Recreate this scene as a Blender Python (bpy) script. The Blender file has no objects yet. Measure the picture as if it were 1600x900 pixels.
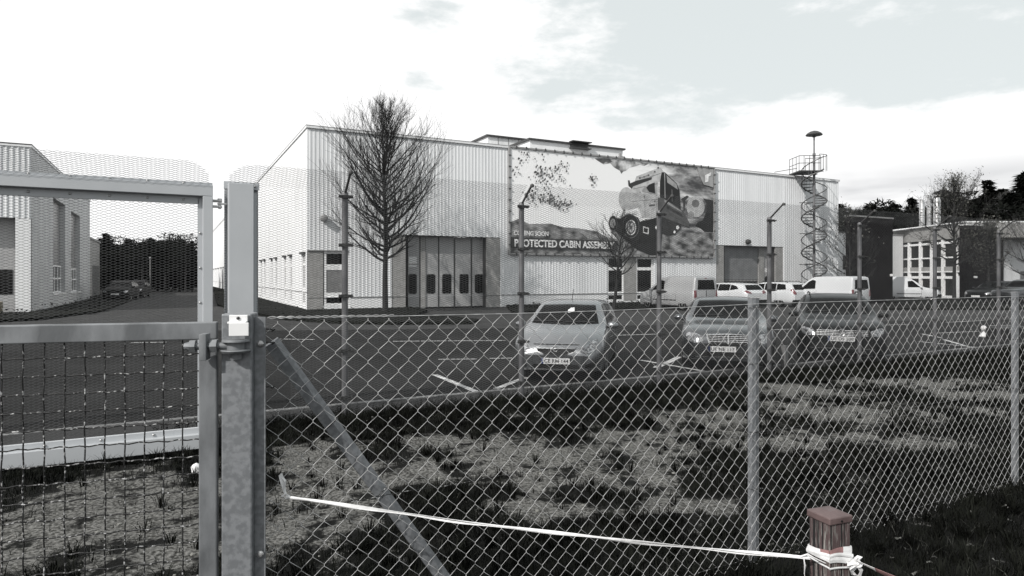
import bpy, bmesh, math, random
import numpy as np
from mathutils import Vector, Matrix, noise
from mathutils.bvhtree import BVHTree
S = bpy.context.scene
COL = S.collection
PI = math.pi
F = 1020.0; CX = 800.0; HY = 432.0; HC = 1.8      # focal length in px, principal x, horizon y, eye height

# ------------------------------------------------------------ camera, sky, sun, exposure
cam = bpy.data.objects.new('camera', bpy.data.cameras.new('camera')); COL.objects.link(cam)
cam.location = (0, 0, HC); cam.rotation_euler = (PI/2, 0, 0)
cam.data.sensor_width = 36; cam.data.lens = 36*F/1600
cam.data.shift_y = -18/1600
cam.data.clip_end = 2000; cam.data.clip_start = 0.05
S.camera = cam
SUN_AZ = math.atan2(-.62, -.78); SUN_EL = math.radians(36)   # azimuth measured from +Y, clockwise positive
sd = Vector((math.sin(SUN_AZ)*math.cos(SUN_EL), math.cos(SUN_AZ)*math.cos(SUN_EL), math.sin(SUN_EL)))
sl = bpy.data.lights.new('sun', 'SUN'); sl.energy = 4.3; sl.angle = math.radians(.6); sl.color = (1, .975, .94)
so = bpy.data.objects.new('sun', sl); COL.objects.link(so); so.location = (0, 0, 40)
so.rotation_euler = sd.to_track_quat('Z', 'Y').to_euler()
W = bpy.data.worlds.new('World'); S.world = W; W.use_nodes = True
nt = W.node_tree; nd = nt.nodes; lk = nt.links
for n in list(nd): nd.remove(n)
def N(t, **k):
    n = nd.new(t)
    for a, b in k.items(): setattr(n, a, b)
    return n
def mth(op, a, b=None, c=None):
    n = N('ShaderNodeMath', operation=op)
    for i, v in enumerate((a, b, c)):
        if v is None: continue
        if isinstance(v, (int, float)): n.inputs[i].default_value = v
        else: lk.new(v, n.inputs[i])
    return n.outputs[0]
def mrange(v, a, b, c=0., d=1., smooth=True):
    n = N('ShaderNodeMapRange'); n.interpolation_type = 'SMOOTHSTEP' if smooth else 'LINEAR'
    lk.new(v, n.inputs[0])
    for i, x in zip((1, 2, 3, 4), (a, b, c, d)): n.inputs[i].default_value = x
    return n.outputs[0]
sky = N('ShaderNodeTexSky', sky_type='NISHITA'); sky.sun_disc = False
sky.sun_elevation = SUN_EL; sky.sun_rotation = SUN_AZ; sky.dust_density = 2.0
hs = N('ShaderNodeHueSaturation'); hs.inputs['Saturation'].default_value = .12; hs.inputs['Value'].default_value = 1.25
lk.new(sky.outputs[0], hs.inputs['Color'])
tc = N('ShaderNodeTexCoord'); sx = N('ShaderNodeSeparateXYZ'); lk.new(tc.outputs['Generated'], sx.inputs[0])
X, Y, Z = sx.outputs
mp = N('ShaderNodeMapping'); mp.inputs['Scale'].default_value = (1, 1, 2.6); lk.new(tc.outputs['Generated'], mp.inputs[0])
n1 = N('ShaderNodeTexNoise'); n1.inputs['Scale'].default_value = 5.2; n1.inputs['Detail'].default_value = 9; n1.inputs['Roughness'].default_value = .6
lk.new(mp.outputs[0], n1.inputs[0])
# open sky: a band of azimuths right of the view axis, above a cloud bank low down
open_az = mrange(X, -.42, .14, smooth=False)
open_lo = mrange(Z, .185, .235)
opn = mth('MULTIPLY', open_az, mrange(Z, .155, .25))
thr = mth('ADD', n1.outputs[0], mth('MULTIPLY', mth('SUBTRACT', 1., opn), .5))
cloud = mrange(thr, .53, .72)
n2 = N('ShaderNodeTexNoise'); n2.inputs['Scale'].default_value = 2.2; n2.inputs['Detail'].default_value = 5
mp2 = N('ShaderNodeMapping'); mp2.inputs['Scale'].default_value = (1, 1, 5); mp2.inputs['Location'].default_value = (3, 1, 0)
lk.new(tc.outputs['Generated'], mp2.inputs[0]); lk.new(mp2.outputs[0], n2.inputs[0])
# grey undersides of the low bank on the right
grey = mth('MULTIPLY', mth('MULTIPLY', mrange(n2.outputs[0], .34, .52), mrange(X, .36, .46)), mth('MULTIPLY', mrange(Z, .165, .10), 1.))
ccol = N('ShaderNodeMix', data_type='RGBA'); lk.new(grey, ccol.inputs[0])
ccol.inputs[6].default_value = (11.0, 11.0, 11.0, 1); ccol.inputs[7].default_value = (5.6, 5.7, 5.9, 1)
blue = N('ShaderNodeMix', data_type='RGBA'); blue.inputs[0].default_value = .15
blue.inputs[6].default_value = (8.0, 8.6, 8.65, 1); lk.new(hs.outputs[0], blue.inputs[7])
mx = N('ShaderNodeMix', data_type='RGBA'); lk.new(cloud, mx.inputs[0]); lk.new(blue.outputs[2], mx.inputs[6]); lk.new(ccol.outputs[2], mx.inputs[7])
bg = N('ShaderNodeBackground'); bg.inputs['Strength'].default_value = .10; lk.new(mx.outputs[2], bg.inputs[0])
wo = N('ShaderNodeOutputWorld'); lk.new(bg.outputs[0], wo.inputs[0])
S.view_settings.view_transform = 'Standard'; S.view_settings.look = 'None'
S.view_settings.exposure = 0; S.view_settings.gamma = 1; S.view_settings.use_curve_mapping = False

# ------------------------------------------------------------ materials
def M(name, c1, c2=None, scale=6., rough=.6, metal=0., bump=0., coat=0., lo=.4, hi=.6, kind='noise', stretch=(1, 1, 1), detail=6, spec=.5, bscale=None, bdist=.01):
    m = bpy.data.materials.new(name); m.use_nodes = True
    t = m.node_tree; p = t.nodes['Principled BSDF']
    p.inputs['Roughness'].default_value = rough; p.inputs['Metallic'].default_value = metal
    p.inputs['Coat Weight'].default_value = coat; p.inputs['Coat Roughness'].default_value = .08
    p.inputs['Specular IOR Level'].default_value = spec
    def col(c): return (c, c, c, 1) if isinstance(c, (int, float)) else (*c, 1)
    if c2 is None: c2 = tuple(x*.86 for x in col(c1)[:3])
    tcn = t.nodes.new('ShaderNodeTexCoord'); mpn = t.nodes.new('ShaderNodeMapping'); mpn.inputs['Scale'].default_value = stretch
    t.links.new(tcn.outputs['Object'], mpn.inputs[0])
    if kind == 'voronoi':
        tx = t.nodes.new('ShaderNodeTexVoronoi'); tx.inputs['Scale'].default_value = scale; src = t.nodes.new('ShaderNodeSeparateColor')
        t.links.new(tx.outputs['Color'], src.inputs[0]); out = src.outputs[0]
    else:
        tx = t.nodes.new('ShaderNodeTexNoise'); tx.inputs['Scale'].default_value = scale; tx.inputs['Detail'].default_value = detail
        out = tx.outputs[0]
    t.links.new(mpn.outputs[0], tx.inputs[0])
    mr = t.nodes.new('ShaderNodeMapRange'); mr.inputs[1].default_value = lo; mr.inputs[2].default_value = hi
    t.links.new(out, mr.inputs[0])
    mi = t.nodes.new('ShaderNodeMix'); mi.data_type = 'RGBA'
    mi.inputs[6].default_value = col(c1); mi.inputs[7].default_value = col(c2)
    t.links.new(mr.outputs[0], mi.inputs[0]); t.links.new(mi.outputs[2], p.inputs['Base Color'])
    if bump:
        b = t.nodes.new('ShaderNodeBump'); b.inputs['Strength'].default_value = bump; b.inputs['Distance'].default_value = bdist
        n = t.nodes.new('ShaderNodeTexNoise'); n.inputs['Scale'].default_value = bscale or scale*4; n.inputs['Detail'].default_value = 5
        t.links.new(mpn.outputs[0], n.inputs[0]); t.links.new(n.outputs[0], b.inputs['Height']); t.links.new(b.outputs[0], p.inputs['Normal'])
    m['p'] = 1
    return m
MAT = dict(
 asphalt=M('asphalt', .0125, .025, scale=.5, rough=.95, bump=.6, bscale=60, detail=12, lo=.32, hi=.68, spec=.08),
 asphalt_light=M('worn asphalt', .034, .056, scale=1.5, detail=12, rough=.95, bump=.5, bscale=50, lo=.3, hi=.7, spec=.1),
 paint_line=M('road paint', .55, .20, scale=7, rough=.8, lo=.45, hi=.7),
 kerb=M('kerb stone', .22, .15, scale=4, rough=.85, bump=.3),
 white_clad=M('white cladding', (.70, .71, .72), (.60, .61, .62), scale=1.1, rough=.55, lo=.48, hi=.72, stretch=(1, 1, .12), detail=9),
 white_flat=M('white render', (.72, .725, .73), (.61, .615, .62), scale=1.1, rough=.7, lo=.5, hi=.78, stretch=(1, 1, .2), detail=9),
 grey_panel=M('grey facade panel', (.30, .297, .29), (.25, .247, .24), scale=3, rough=.7, bump=.1),
 grey_door=M('door panel', (.36, .36, .36), (.32, .32, .322), scale=1.2, rough=.5),
 shutter=M('roller shutter', (.25, .255, .26), (.21, .215, .22), scale=2, rough=.5, metal=.3),
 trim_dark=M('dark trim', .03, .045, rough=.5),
 trim_grey=M('grey trim', .22, .27, rough=.6),
 frame_white=M('white window frame', .78, .7, rough=.5),
 glass=M('window glass', .006, .012, rough=.1, spec=.2),
 glass_blind=M('blind behind glass', .16, .2, rough=.3),
 roofing=M('roof sheet', .3, .22, rough=.7),
 brick_dark=M('dark brick', (.006, .0055, .006), (.014, .012, .013), scale=5, rough=.95, spec=.1, bump=.4, stretch=(1, 1, 3), bscale=12),
 chimney=M('polished steel', .62, .45, rough=.28, metal=.9, scale=3, stretch=(1, 1, .6)),
 galv=M('galvanised steel', (.15, .157, .165), (.21, .218, .228), scale=40, rough=.5, metal=.25, lo=.42, hi=.60, bump=.12, bscale=30, detail=3),
 galv_dark=M('weathered zinc', (.10, .105, .11), (.19, .198, .206), scale=9, rough=.6, metal=.2, bump=.15, stretch=(1, 1, .4)),
 gate_paint=M('grey gate coating', (.43, .445, .46), (.385, .40, .415), scale=3, rough=.45, lo=.3, hi=.8, bump=.03),
 white_plate=M('white plate', .66, .6, rough=.5),
 wire=M('zinc wire', (.50, .50, .50), (.30, .30, .30), scale=20, rough=.5, metal=.35),
 wire_dark=M('crimped wire with painted glints', (.014, .014, .014), (.42, .42, .42), scale=80, rough=.55, spec=.3, lo=.54, hi=.66),  # pale flecks in the colour stand for glints along the wire
 meshsteel=M('expanded steel', (.088, .090, .093), (.065, .067, .069), scale=3, rough=.6, spec=.25),
 post_steel=M('dull post steel', (.10, .10, .105), (.15, .15, .155), scale=6, rough=.6, metal=.2, stretch=(1, 1, .5)),
 bolt=M('bolt zinc', .5, .35, rough=.35, metal=.7),
 bark=M('bark', .008, .018, scale=12, rough=.95, bump=.5, stretch=(1, 1, .3)),
 bark_grey=M('pale bark', .06, .10, scale=8, rough=.95),
 needles=M('dark needles', (.0022, .0027, .0022), (.006, .007, .0056), scale=1.5, rough=1, spec=.1),
 needles2=M('mid needles', (.004, .0048, .004), (.011, .0125, .0105), scale=1.5, rough=1, spec=.1),
 leaf=M('dry leaf', (.05, .05, .045), (.10, .10, .09), scale=3, rough=.8, spec=.2),
 pale_leaf=M('pale dry leaf', (.15, .15, .14), (.05, .05, .046), scale=30, rough=.8, spec=.2),
 grass=M('grass', (.0015, .0017, .0013), (.017, .0185, .015), scale=3.5, rough=.9, spec=.06, lo=.38, hi=.75),
 straw=M('dry grass', (.05, .051, .045), (.010, .0105, .009), scale=4, rough=.8, spec=.2),
 bed=M('bed ground cover', (.003, .0033, .0028), (.010, .011, .009), scale=3, rough=1, bump=.6, spec=.1),
 cap=M('plastic post cap', (.115, .080, .078), (.082, .057, .056), scale=14, rough=.45, bump=.1),
 tape_white=M('white tape film', .74, .6, rough=.35, scale=30),
 tape_red=M('faded red tape film', (.30, .175, .17), (.20, .12, .12), rough=.35, scale=30),
 tyre=M('tyre rubber', .006, .012, rough=.9, spec=.15),
 rim=M('alloy rim', .42, .32, rough=.35, metal=.7),
 black_plastic=M('black plastic', .006, .012, rough=.6, spec=.25),
 car_glass=M('car glass', .002, .004, rough=.10, spec=.05),
 lamp_glass=M('headlamp glass', (.45, .46, .47), (.12, .12, .125), scale=22, rough=.12, coat=1., metal=.4, lo=.42, hi=.58),
 tail_glass=M('tail lamp glass', (.16, .035, .04), (.10, .02, .025), scale=20, rough=.15, coat=1),
 chrome=M('chrome', .75, .6, rough=.15, metal=.95),
 plate=M('number plate', .66, .6, rough=.4), plate_blue=M('plate band', (.02, .035, .12), rough=.4), ink=M('black ink', .008, rough=.5),
 matt_dark=M('dusty dark paint', .008, .014, rough=.7, spec=.15),
 silver=M('silver paint', (.30, .308, .316), (.275, .283, .29), rough=.25, metal=.9, coat=.5, scale=1),
 van_silver=M('dull silver van paint', (.40, .405, .41), (.36, .365, .37), rough=.45, metal=.3, coat=.3, scale=1),
 grey_metal=M('grey paint', (.115, .12, .126), (.10, .105, .11), rough=.26, metal=.85, coat=.8, scale=1),
 dark_paint=M('dark paint', (.005, .0055, .006), (.007, .0075, .008), rough=.3, metal=.1, spec=.2, coat=.15, scale=1),
 white_paint=M('white paint', (.56, .57, .58), (.52, .53, .54), rough=.3, coat=.5, scale=1),
 pallet=M('pallet wood', (.30, .27, .20), (.2, .18, .13), scale=6, rough=.9),
 sign_white=M('sign sheet', .7, .62, rough=.5), litter=M('crumpled paper', .7, .5, scale=18, rough=.7),
)
def soil_mat():
    m = bpy.data.materials.new('verge soil'); m.use_nodes = True; t = m.node_tree; p = t.nodes['Principled BSDF']; L = t.links
    p.inputs['Roughness'].default_value = .95; p.inputs['Specular IOR Level'].default_value = .15
    a = t.nodes.new('ShaderNodeAttribute'); a.attribute_name = 'bare'
    c = t.nodes.new('ShaderNodeTexCoord')
    n = t.nodes.new('ShaderNodeTexNoise'); n.inputs['Scale'].default_value = 5; n.inputs['Detail'].default_value = 9; n.inputs['Roughness'].default_value = .68
    L.new(c.outputs['Object'], n.inputs[0])
    n3 = t.nodes.new('ShaderNodeTexNoise'); n3.inputs['Scale'].default_value = 45; n3.inputs['Detail'].default_value = 5; L.new(c.outputs['Object'], n3.inputs[0])
    r3 = t.nodes.new('ShaderNodeMapRange'); r3.inputs[1].default_value = .38; r3.inputs[2].default_value = .62; L.new(n3.outputs[0], r3.inputs[0])
    sand = t.nodes.new('ShaderNodeMix'); sand.data_type = 'RGBA'; L.new(r3.outputs[0], sand.inputs[0])
    sand.inputs[6].default_value = (.03, .03, .027, 1); sand.inputs[7].default_value = (.165, .163, .155, 1)
    ad = t.nodes.new('ShaderNodeMath'); ad.operation = 'ADD'; L.new(a.outputs['Fac'], ad.inputs[0])
    sb = t.nodes.new('ShaderNodeMath'); sb.operation = 'MULTIPLY_ADD'; L.new(n.outputs[0], sb.inputs[0]); sb.inputs[1].default_value = 3.4; sb.inputs[2].default_value = -1.75
    L.new(sb.outputs[0], ad.inputs[1])
    mr = t.nodes.new('ShaderNodeMapRange'); mr.inputs[1].default_value = .30; mr.inputs[2].default_value = .62; L.new(ad.outputs[0], mr.inputs[0])
    mi = t.nodes.new('ShaderNodeMix'); mi.data_type = 'RGBA'; L.new(mr.outputs[0], mi.inputs[0])
    mi.inputs[6].default_value = (.004, .0043, .0037, 1); L.new(sand.outputs[2], mi.inputs[7]); L.new(mi.outputs[2], p.inputs['Base Color'])
    b = t.nodes.new('ShaderNodeBump'); b.inputs['Strength'].default_value = .8; b.inputs['Distance'].default_value = .02; L.new(n3.outputs[0], b.inputs['Height']); L.new(b.outputs[0], p.inputs['Normal'])
    return m
MAT['soil'] = soil_mat()
def wood_mat():
    m = bpy.data.materials.new('weathered painted wood'); m.use_nodes = True; t = m.node_tree; p = t.nodes['Principled BSDF']; L = t.links
    p.inputs['Roughness'].default_value = .85
    c = t.nodes.new('ShaderNodeTexCoord')
    def nz(sc, st, det=6):
        mpn = t.nodes.new('ShaderNodeMapping'); mpn.inputs['Scale'].default_value = st; L.new(c.outputs['Object'], mpn.inputs[0])
        n = t.nodes.new('ShaderNodeTexNoise'); n.inputs['Scale'].default_value = sc; n.inputs['Detail'].default_value = det; L.new(mpn.outputs[0], n.inputs[0]); return n.outputs[0]
    def rg(v, a, b):
        r = t.nodes.new('ShaderNodeMapRange'); L.new(v, r.inputs[0]); r.inputs[1].default_value = a; r.inputs[2].default_value = b; return r.outputs[0]
    def mix(f, a, b):
        x = t.nodes.new('ShaderNodeMix'); x.data_type = 'RGBA'; L.new(f, x.inputs[0])
        for i, v in ((6, a), (7, b)):
            if isinstance(v, tuple): x.inputs[i].default_value = (*v, 1)
            else: L.new(v, x.inputs[i])
        return x.outputs[2]
    grain = nz(260, (1, 1, .05)); peel = nz(150, (1, 1, .10), 9); crack = nz(75, (1, 1, .012), 2)
    paint = mix(rg(grain, .3, .7), (.050, .032, .032), (.085, .057, .057))
    woodc = mix(rg(grain, .35, .65), (.05, .046, .042), (.30, .29, .27))
    c1 = mix(rg(peel, .53, .62), paint, woodc)
    c2 = mix(rg(crack, .57, .61), c1, (.006, .005, .005))
    L.new(c2, p.inputs['Base Color'])
    b = t.nodes.new('ShaderNodeBump'); b.inputs['Strength'].default_value = .9; b.inputs['Distance'].default_value = .004; L.new(grain, b.inputs['Height']); L.new(b.outputs[0], p.inputs['Normal'])
    return m
MAT['wood'] = wood_mat()

# ------------------------------------------------------------ builders
def tag(o, label=None, cat=None, group=None, kind=None):
    if label: o['label'] = label
    if cat: o['category'] = cat
    if group: o['group'] = group
    if kind: o['kind'] = kind
    return o
def empty(name, loc=(0, 0, 0), rz=0., label=None, cat=None, group=None):
    o = bpy.data.objects.new(name, None); COL.objects.link(o); o.location = loc; o.rotation_euler = (0, 0, rz)
    o.empty_display_size = .2
    return tag(o, label, cat, group)
def link_mesh(name, me, mats, parent=None, smooth=None):
    o = bpy.data.objects.new(name, me); COL.objects.link(o)
    for m in (mats if isinstance(mats, (list, tuple)) else [mats]): me.materials.append(MAT[m] if isinstance(m, str) else m)
    if smooth is not None:
        me.polygons.foreach_set('use_smooth', [True]*len(me.polygons))
        me.set_sharp_from_angle(angle=math.radians(smooth))
    if parent is not None: o.parent = parent
    return o
class MB:
    def __init__(s): s.v = []; s.f = []; s.mi = []
    def add(s, vs, fs, mi=0):
        b = len(s.v); s.v += [tuple(v) for v in vs]; s.f += [tuple(b+i for i in f) for f in fs]; s.mi += [mi]*len(fs); return s
    def quad(s, a, b, c, d, mi=0): return s.add([a, b, c, d], [(0, 1, 2, 3)], mi)
    def box(s, x0, x1, y0, y1, z0, z1, mi=0):
        vs = [(x, y, z) for z in (z0, z1) for y in (y0, y1) for x in (x0, x1)]
        return s.add(vs, [(0, 2, 3, 1), (4, 5, 7, 6), (0, 1, 5, 4), (2, 6, 7, 3), (0, 4, 6, 2), (1, 3, 7, 5)], mi)
    def bbox(s, x0, x1, y0, y1, z0, z1, b=.01, mi=0):
        """box with chamfered edges"""
        bm = bmesh.new(); bmesh.ops.create_cube(bm, size=1)
        for v in bm.verts: v.co = ((x0+x1)/2+v.co.x*(x1-x0), (y0+y1)/2+v.co.y*(y1-y0), (z0+z1)/2+v.co.z*(z1-z0))
        bmesh.ops.bevel(bm, geom=bm.edges[:], offset=b, segments=2, affect='EDGES', profile=.5)
        bm.verts.index_update(); s.add([v.co[:] for v in bm.verts], [[v.index for v in f.verts] for f in bm.faces], mi); bm.free(); return s
    def tube(s, pts, r, n=6, mi=0, cap=True):
        pts = [Vector(p) for p in pts]; rs = r if isinstance(r, (list, tuple)) else [r]*len(pts)
        b = len(s.v); up = None
        for i, p in enumerate(pts):
            d = (pts[min(i+1, len(pts)-1)]-pts[max(i-1, 0)])
            if d.length < 1e-9: d = Vector((0, 0, 1))
            d.normalize()
            if up is None:
                up = Vector((0, 0, 1)) if abs(d.z) < .9 else Vector((1, 0, 0))
            a = d.cross(up)
            if a.length < 1e-4: a = d.cross(Vector((1, 0, 0)))
            a.normalize(); c = a.cross(d); up = c
            for k in range(n):
                t = 2*PI*k/n; q = p+(a*math.cos(t)+c*math.sin(t))*rs[i]; s.v.append(q[:])
        for i in range(len(pts)-1):
            for k in range(n):
                s.f.append((b+i*n+k, b+i*n+(k+1) % n, b+(i+1)*n+(k+1) % n, b+(i+1)*n+k)); s.mi.append(mi)
        if cap and n > 2:
            s.f.append(tuple(b+k for k in range(n))[::-1]); s.mi.append(mi)
            s.f.append(tuple(b+(len(pts)-1)*n+k for k in range(n))); s.mi.append(mi)
        return s
    def lathe(s, prof, c=(0, 0, 0), n=24, axis='z', mi=0):
        b = len(s.v)
        for r, h in prof:
            for k in range(n):
                t = 2*PI*k/n; a, d = r*math.cos(t), r*math.sin(t)
                p = {'z': (a, d, h), 'y': (a, h, d), 'x': (h, a, d)}[axis]
                s.v.append((p[0]+c[0], p[1]+c[1], p[2]+c[2]))
        for i in range(len(prof)-1):
            for k in range(n):
                q = (b+i*n+k, b+i*n+(k+1) % n, b+(i+1)*n+(k+1) % n, b+(i+1)*n+k)
                s.f.append(q); s.mi.append(mi)
        s.f.append(tuple(b+k for k in range(n))); s.mi.append(mi)
        s.f.append(tuple(b+(len(prof)-1)*n+k for k in range(n))); s.mi.append(mi)
        return s
    def prism(s, pts, y0, y1, mi=0):
        """outline (x,z) extruded along y"""
        n = len(pts); vs = [(x, y0, z) for x, z in pts]+[(x, y1, z) for x, z in pts]
        return s.add(vs, [tuple(range(n)), tuple(range(2*n-1, n-1, -1))]+[(i, i+n, (i+1) % n+n, (i+1) % n) for i in range(n)], mi)
    def zprism(s, pts, z0, z1, mi=0):
        n = len(pts); vs = [(x, y, z0) for x, y in pts]+[(x, y, z1) for x, y in pts]
        return s.add(vs, [tuple(range(n)), tuple(range(2*n-1, n-1, -1))]+[(i, i+n, (i+1) % n+n, (i+1) % n) for i in range(n)], mi)
    def xform(s, mtx, start=0):
        s.v[start:] = [(mtx @ Vector(v))[:] for v in s.v[start:]]; return s
    def build(s, name, mats, parent=None, smooth=None, fix=True):
        me = bpy.data.meshes.new(name); me.from_pydata(s.v, [], s.f); me.update()
        if fix:
            bm = bmesh.new(); bm.from_mesh(me); bmesh.ops.recalc_face_normals(bm, faces=bm.faces); bm.to_mesh(me); bm.free()
        o = link_mesh(name, me, mats, parent, smooth)
        if any(s.mi): me.polygons.foreach_set('material_index', s.mi)
        return o
def np_mesh(name, V, Q, mat, parent=None):
    """fast mesh from numpy arrays, Q is faces (n,3) or (n,4)"""
    me = bpy.data.meshes.new(name); k = Q.shape[1]
    me.vertices.add(len(V)); me.vertices.foreach_set('co', V.astype(np.float32).ravel())
    me.loops.add(Q.size); me.loops.foreach_set('vertex_index', Q.astype(np.int32).ravel())
    me.polygons.add(len(Q)); me.polygons.foreach_set('loop_start', np.arange(0, Q.size, k, dtype=np.int32))
    me.update(calc_edges=True)
    return link_mesh(name, me, mat, parent)
def copy_tree(o, parent=None):
    c = o.copy(); COL.objects.link(c); c.parent = parent
    for ch in list(o.children): copy_tree(ch, c)
    return c
def ground(px, py, z=0.):
    d = (HC-z)*F/(py-HY); return Vector(((px-CX)/F*d, d, z))
def at(px, d, z=0.): return Vector(((px-CX)/F*d, d, z))
TH = math.atan2(1020, 1961)            # direction of the long facade and of the mesh fence
U = Vector((math.cos(TH), math.sin(TH), 0)); V_ = Vector((-math.sin(TH), math.cos(TH), 0))
class Frame:
    """local x,y axes on the ground at loc, rotated by rz"""
    def __init__(s, loc, rz=TH): s.o = Vector(loc); s.rz = rz; s.u = Vector((math.cos(rz), math.sin(rz), 0)); s.v = Vector((-math.sin(rz), math.cos(rz), 0))
    def hy(s, px, py, y=0.):      # where the sight line meets the plane local y = const -> (x, z)
        r = Vector(((px-CX)/F, 1, (HY-py)/F)); t = (s.o.dot(s.v)+y)/r.dot(s.v)
        return (r*t-s.o).dot(s.u), HC+r.z*t
    def hx(s, px, py, x=0.):
        r = Vector(((px-CX)/F, 1, (HY-py)/F)); t = (s.o.dot(s.u)+x)/r.dot(s.u)
        return (r*t-s.o).dot(s.v), HC+r.z*t
    def w(s, x, y, z=0): return s.o+s.u*x+s.v*y+Vector((0, 0, z))
    def inv(s, p): q = Vector(p)-s.o; return q.dot(s.u), q.dot(s.v)
# ============================================================ GROUND
FF = Frame(at(541, 8.31))                                  # mesh fence line, x = 0 at the first post
VF = FF.o.dot(V_)
DU = 2.574                                                  # post spacing
def poly_sheet(name, pts, z, mat, label=None):
    mb = MB(); n = len(pts); mb.add([(p[0], p[1], z) for p in pts], [tuple(range(n))]); o = mb.build(name, mat)
    if o.data.polygons[0].normal.z < 0: o.data.flip_normals()
    return tag(o, label, None, None, 'structure')
R_ = 400
poly_sheet('ground', [(-R_, -R_), (R_, -R_), (R_, R_), (-R_, R_)], -.45, 'bed', 'dark rough land reaching to the horizon')
# asphalt yard: from the kerb strip inwards
e0 = FF.w(-60, .88); e1 = FF.w(110, .88)
a_pts = [e0, e1, FF.w(110, 200), FF.w(-60, 200)]
poly_sheet('asphalt_yard', a_pts, 0, 'asphalt', 'dark asphalt of the car park and driveways')
# paler asphalt driveway beside the hall
l0 = ground(-400, 521); l1 = ground(2100, 521)
pl = [ground(-300, 512), ground(400, 517), ground(800, 513), ground(1100, 506), ground(1700, 498), ground(1700, 462), ground(1310, 467), ground(480, 487), ground(403, 462.3), ground(350, 450), ground(225, 450), ground(150, 492), ground(-300, 500)]
poly_sheet('driveway', pl, .004, 'asphalt_light', 'paler worn driveway in front of the hall')
# edge strip
mb = MB(); mb.box(-9, 45, .10, .88, -.3, .012); o = mb.build('edge_strip', 'asphalt_light'); o.location = FF.o; o.rotation_euler.z = TH
tag(o, 'worn pale edge strip between the verge and the car park', None, None, 'structure')
mb = MB(); 
x = -9
while x < 45: mb.bbox(x, x+.99, .80, .90, -.3, .022, .01); x += 1.0
o = mb.build('kerb', 'kerb'); o.location = FF.o; o.rotation_euler.z = TH; tag(o, 'low flush kerb along the car park edge', None, None, 'structure')
# road markings
mb = MB()
def seg(a, b, w):
    a = Vector(a); b = Vector(b); d = (b-a).normalized(); n = Vector((-d.y, d.x, 0))*w/2
    mb.add([(*(a+n).xy, .009), (*(b+n).xy, .009), (*(b-n).xy, .009), (*(a-n).xy, .009)], [(0, 1, 2, 3)])
for p in [(679, 586, 745, 613, .11), (775, 608, 822, 590, .11), (1000, 563, 1108, 582, .10), (1025, 575, 1062, 558, .14),
          (612, 533.7, 790, 532.4, .09), (430, 530, 491, 531, .09), (205, 536, 260, 535, .09), (685, 562, 745, 561.5, .07), (765, 560.5, 800, 560, .07), (955, 524.5, 1040, 522, .10),
          (1195, 516, 1240, 514.5, .09), (1360, 509, 1420, 507, .09), (1478, 504, 1538, 501, .09), (1545, 509.5, 1590, 508, .08), (1435, 534, 1545, 545, .09), (1475, 531, 1530, 547, .10), (1440, 522, 1470, 528, .08), (1462, 521, 1530, 518, .07), (770, 622, 742, 618, .08)]:
    seg(ground(p[0], p[1]), ground(p[2], p[3]), p[4])
o = mb.build('road_marking', 'paint_line'); tag(o, 'worn white bay lines painted on the asphalt', None, None, 'structure')
for f in o.data.polygons:
    if f.normal.z < 0: o.data.flip_normals(); break
# ---- verge: soil sheet with patches of bare sand
random.seed(4)
def ell(px, py, rx, ry, tilt=0.): # bare patch given where it lies on the ground
    c = ground(px, py, .1); ex = ground(px+rx, py, .1)-c; ey = ground(px, max(py-ry, 450), .1)-c; return (c.x, c.y, ex.length, ey.length, tilt)
bare = [ell(520, 760, 105, 60), ell(800, 715, 120, 38), ell(1000, 700, 120, 28), ell(1120, 660, 110, 22), ell(1330, 645, 150, 18), ell(1530, 618, 110, 10),
        ell(980, 742, 110, 20), ell(1450, 600, 140, 9), ell(1250, 612, 120, 12), ell(1570, 645, 90, 9), ell(1380, 690, 120, 12), ell(860, 800, 130, 18), ell(1080, 790, 90, 14), ell(150, 800, 200, 60), ell(60, 870, 160, 50), ell(470, 715, 60, 25), ell(1220, 690, 120, 12), ell(240, 850, 120, 60), ell(640, 735, 70, 25), ell(690, 690, 80, 14)]
def bareness(x, y):
    b = 0.
    for cx, cy, a, c, t in bare:
        q = ((x-cx)/a)**2+((y-cy)/c)**2
        if q < 4: b = max(b, .80-q*.5)
    return b+noise.noise((x*1.3, y*1.3, 3.1))*.55+noise.noise((x*3.6, y*3.6, 7.))*.5+noise.noise((x*9, y*9, 2.))*.25
def vz(s, v):                      # verge height in the fence frame
    z = .10
    t = min(max((v+1.2)/1.3, 0), 1); t = t*t*(3-2*t)
    z -= .09*t
    g = min(max((-.85-s)/.5, 0), 1); h = min(max((v+1.5)/1.3, 0), 1); z -= .30*g*h*(2-h)
    z -= .0
    return z+.022*noise.noise((s*1.7, v*1.7, 0))+.014*noise.noise((s*6, v*6, 2.))
gs = np.arange(-9, 24.01, .09); gv = np.concatenate([np.arange(-12, -7.6, .35), np.arange(-7.6, .101, .075)])
Vv = []; bl = []
for v in gv:
    for s_ in gs:
        p = FF.w(s_, v); Vv.append((p.x, p.y, vz(s_, v))); bl.append(bareness(p.x, p.y))
nx = len(gs); ii = np.arange(len(gv)-1)[:, None]*nx+np.arange(nx-1)[None, :]; ii = ii.ravel()
verge = np_mesh('verge', np.array(Vv), np.stack([ii, ii+1, ii+nx+1, ii+nx], 1), 'soil')
at_ = verge.data.attributes.new('bare', 'FLOAT', 'POINT'); at_.data.foreach_set('value', np.array(bl, dtype=np.float32))
verge.data.polygons.foreach_set('use_smooth', [True]*len(verge.data.polygons))
tag(verge, 'dark grassy verge with bare sandy patches before the fences', None, None, 'structure')
mb = MB(); mb.box(-9, 24, .099, .12, -.45, .0)
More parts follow.
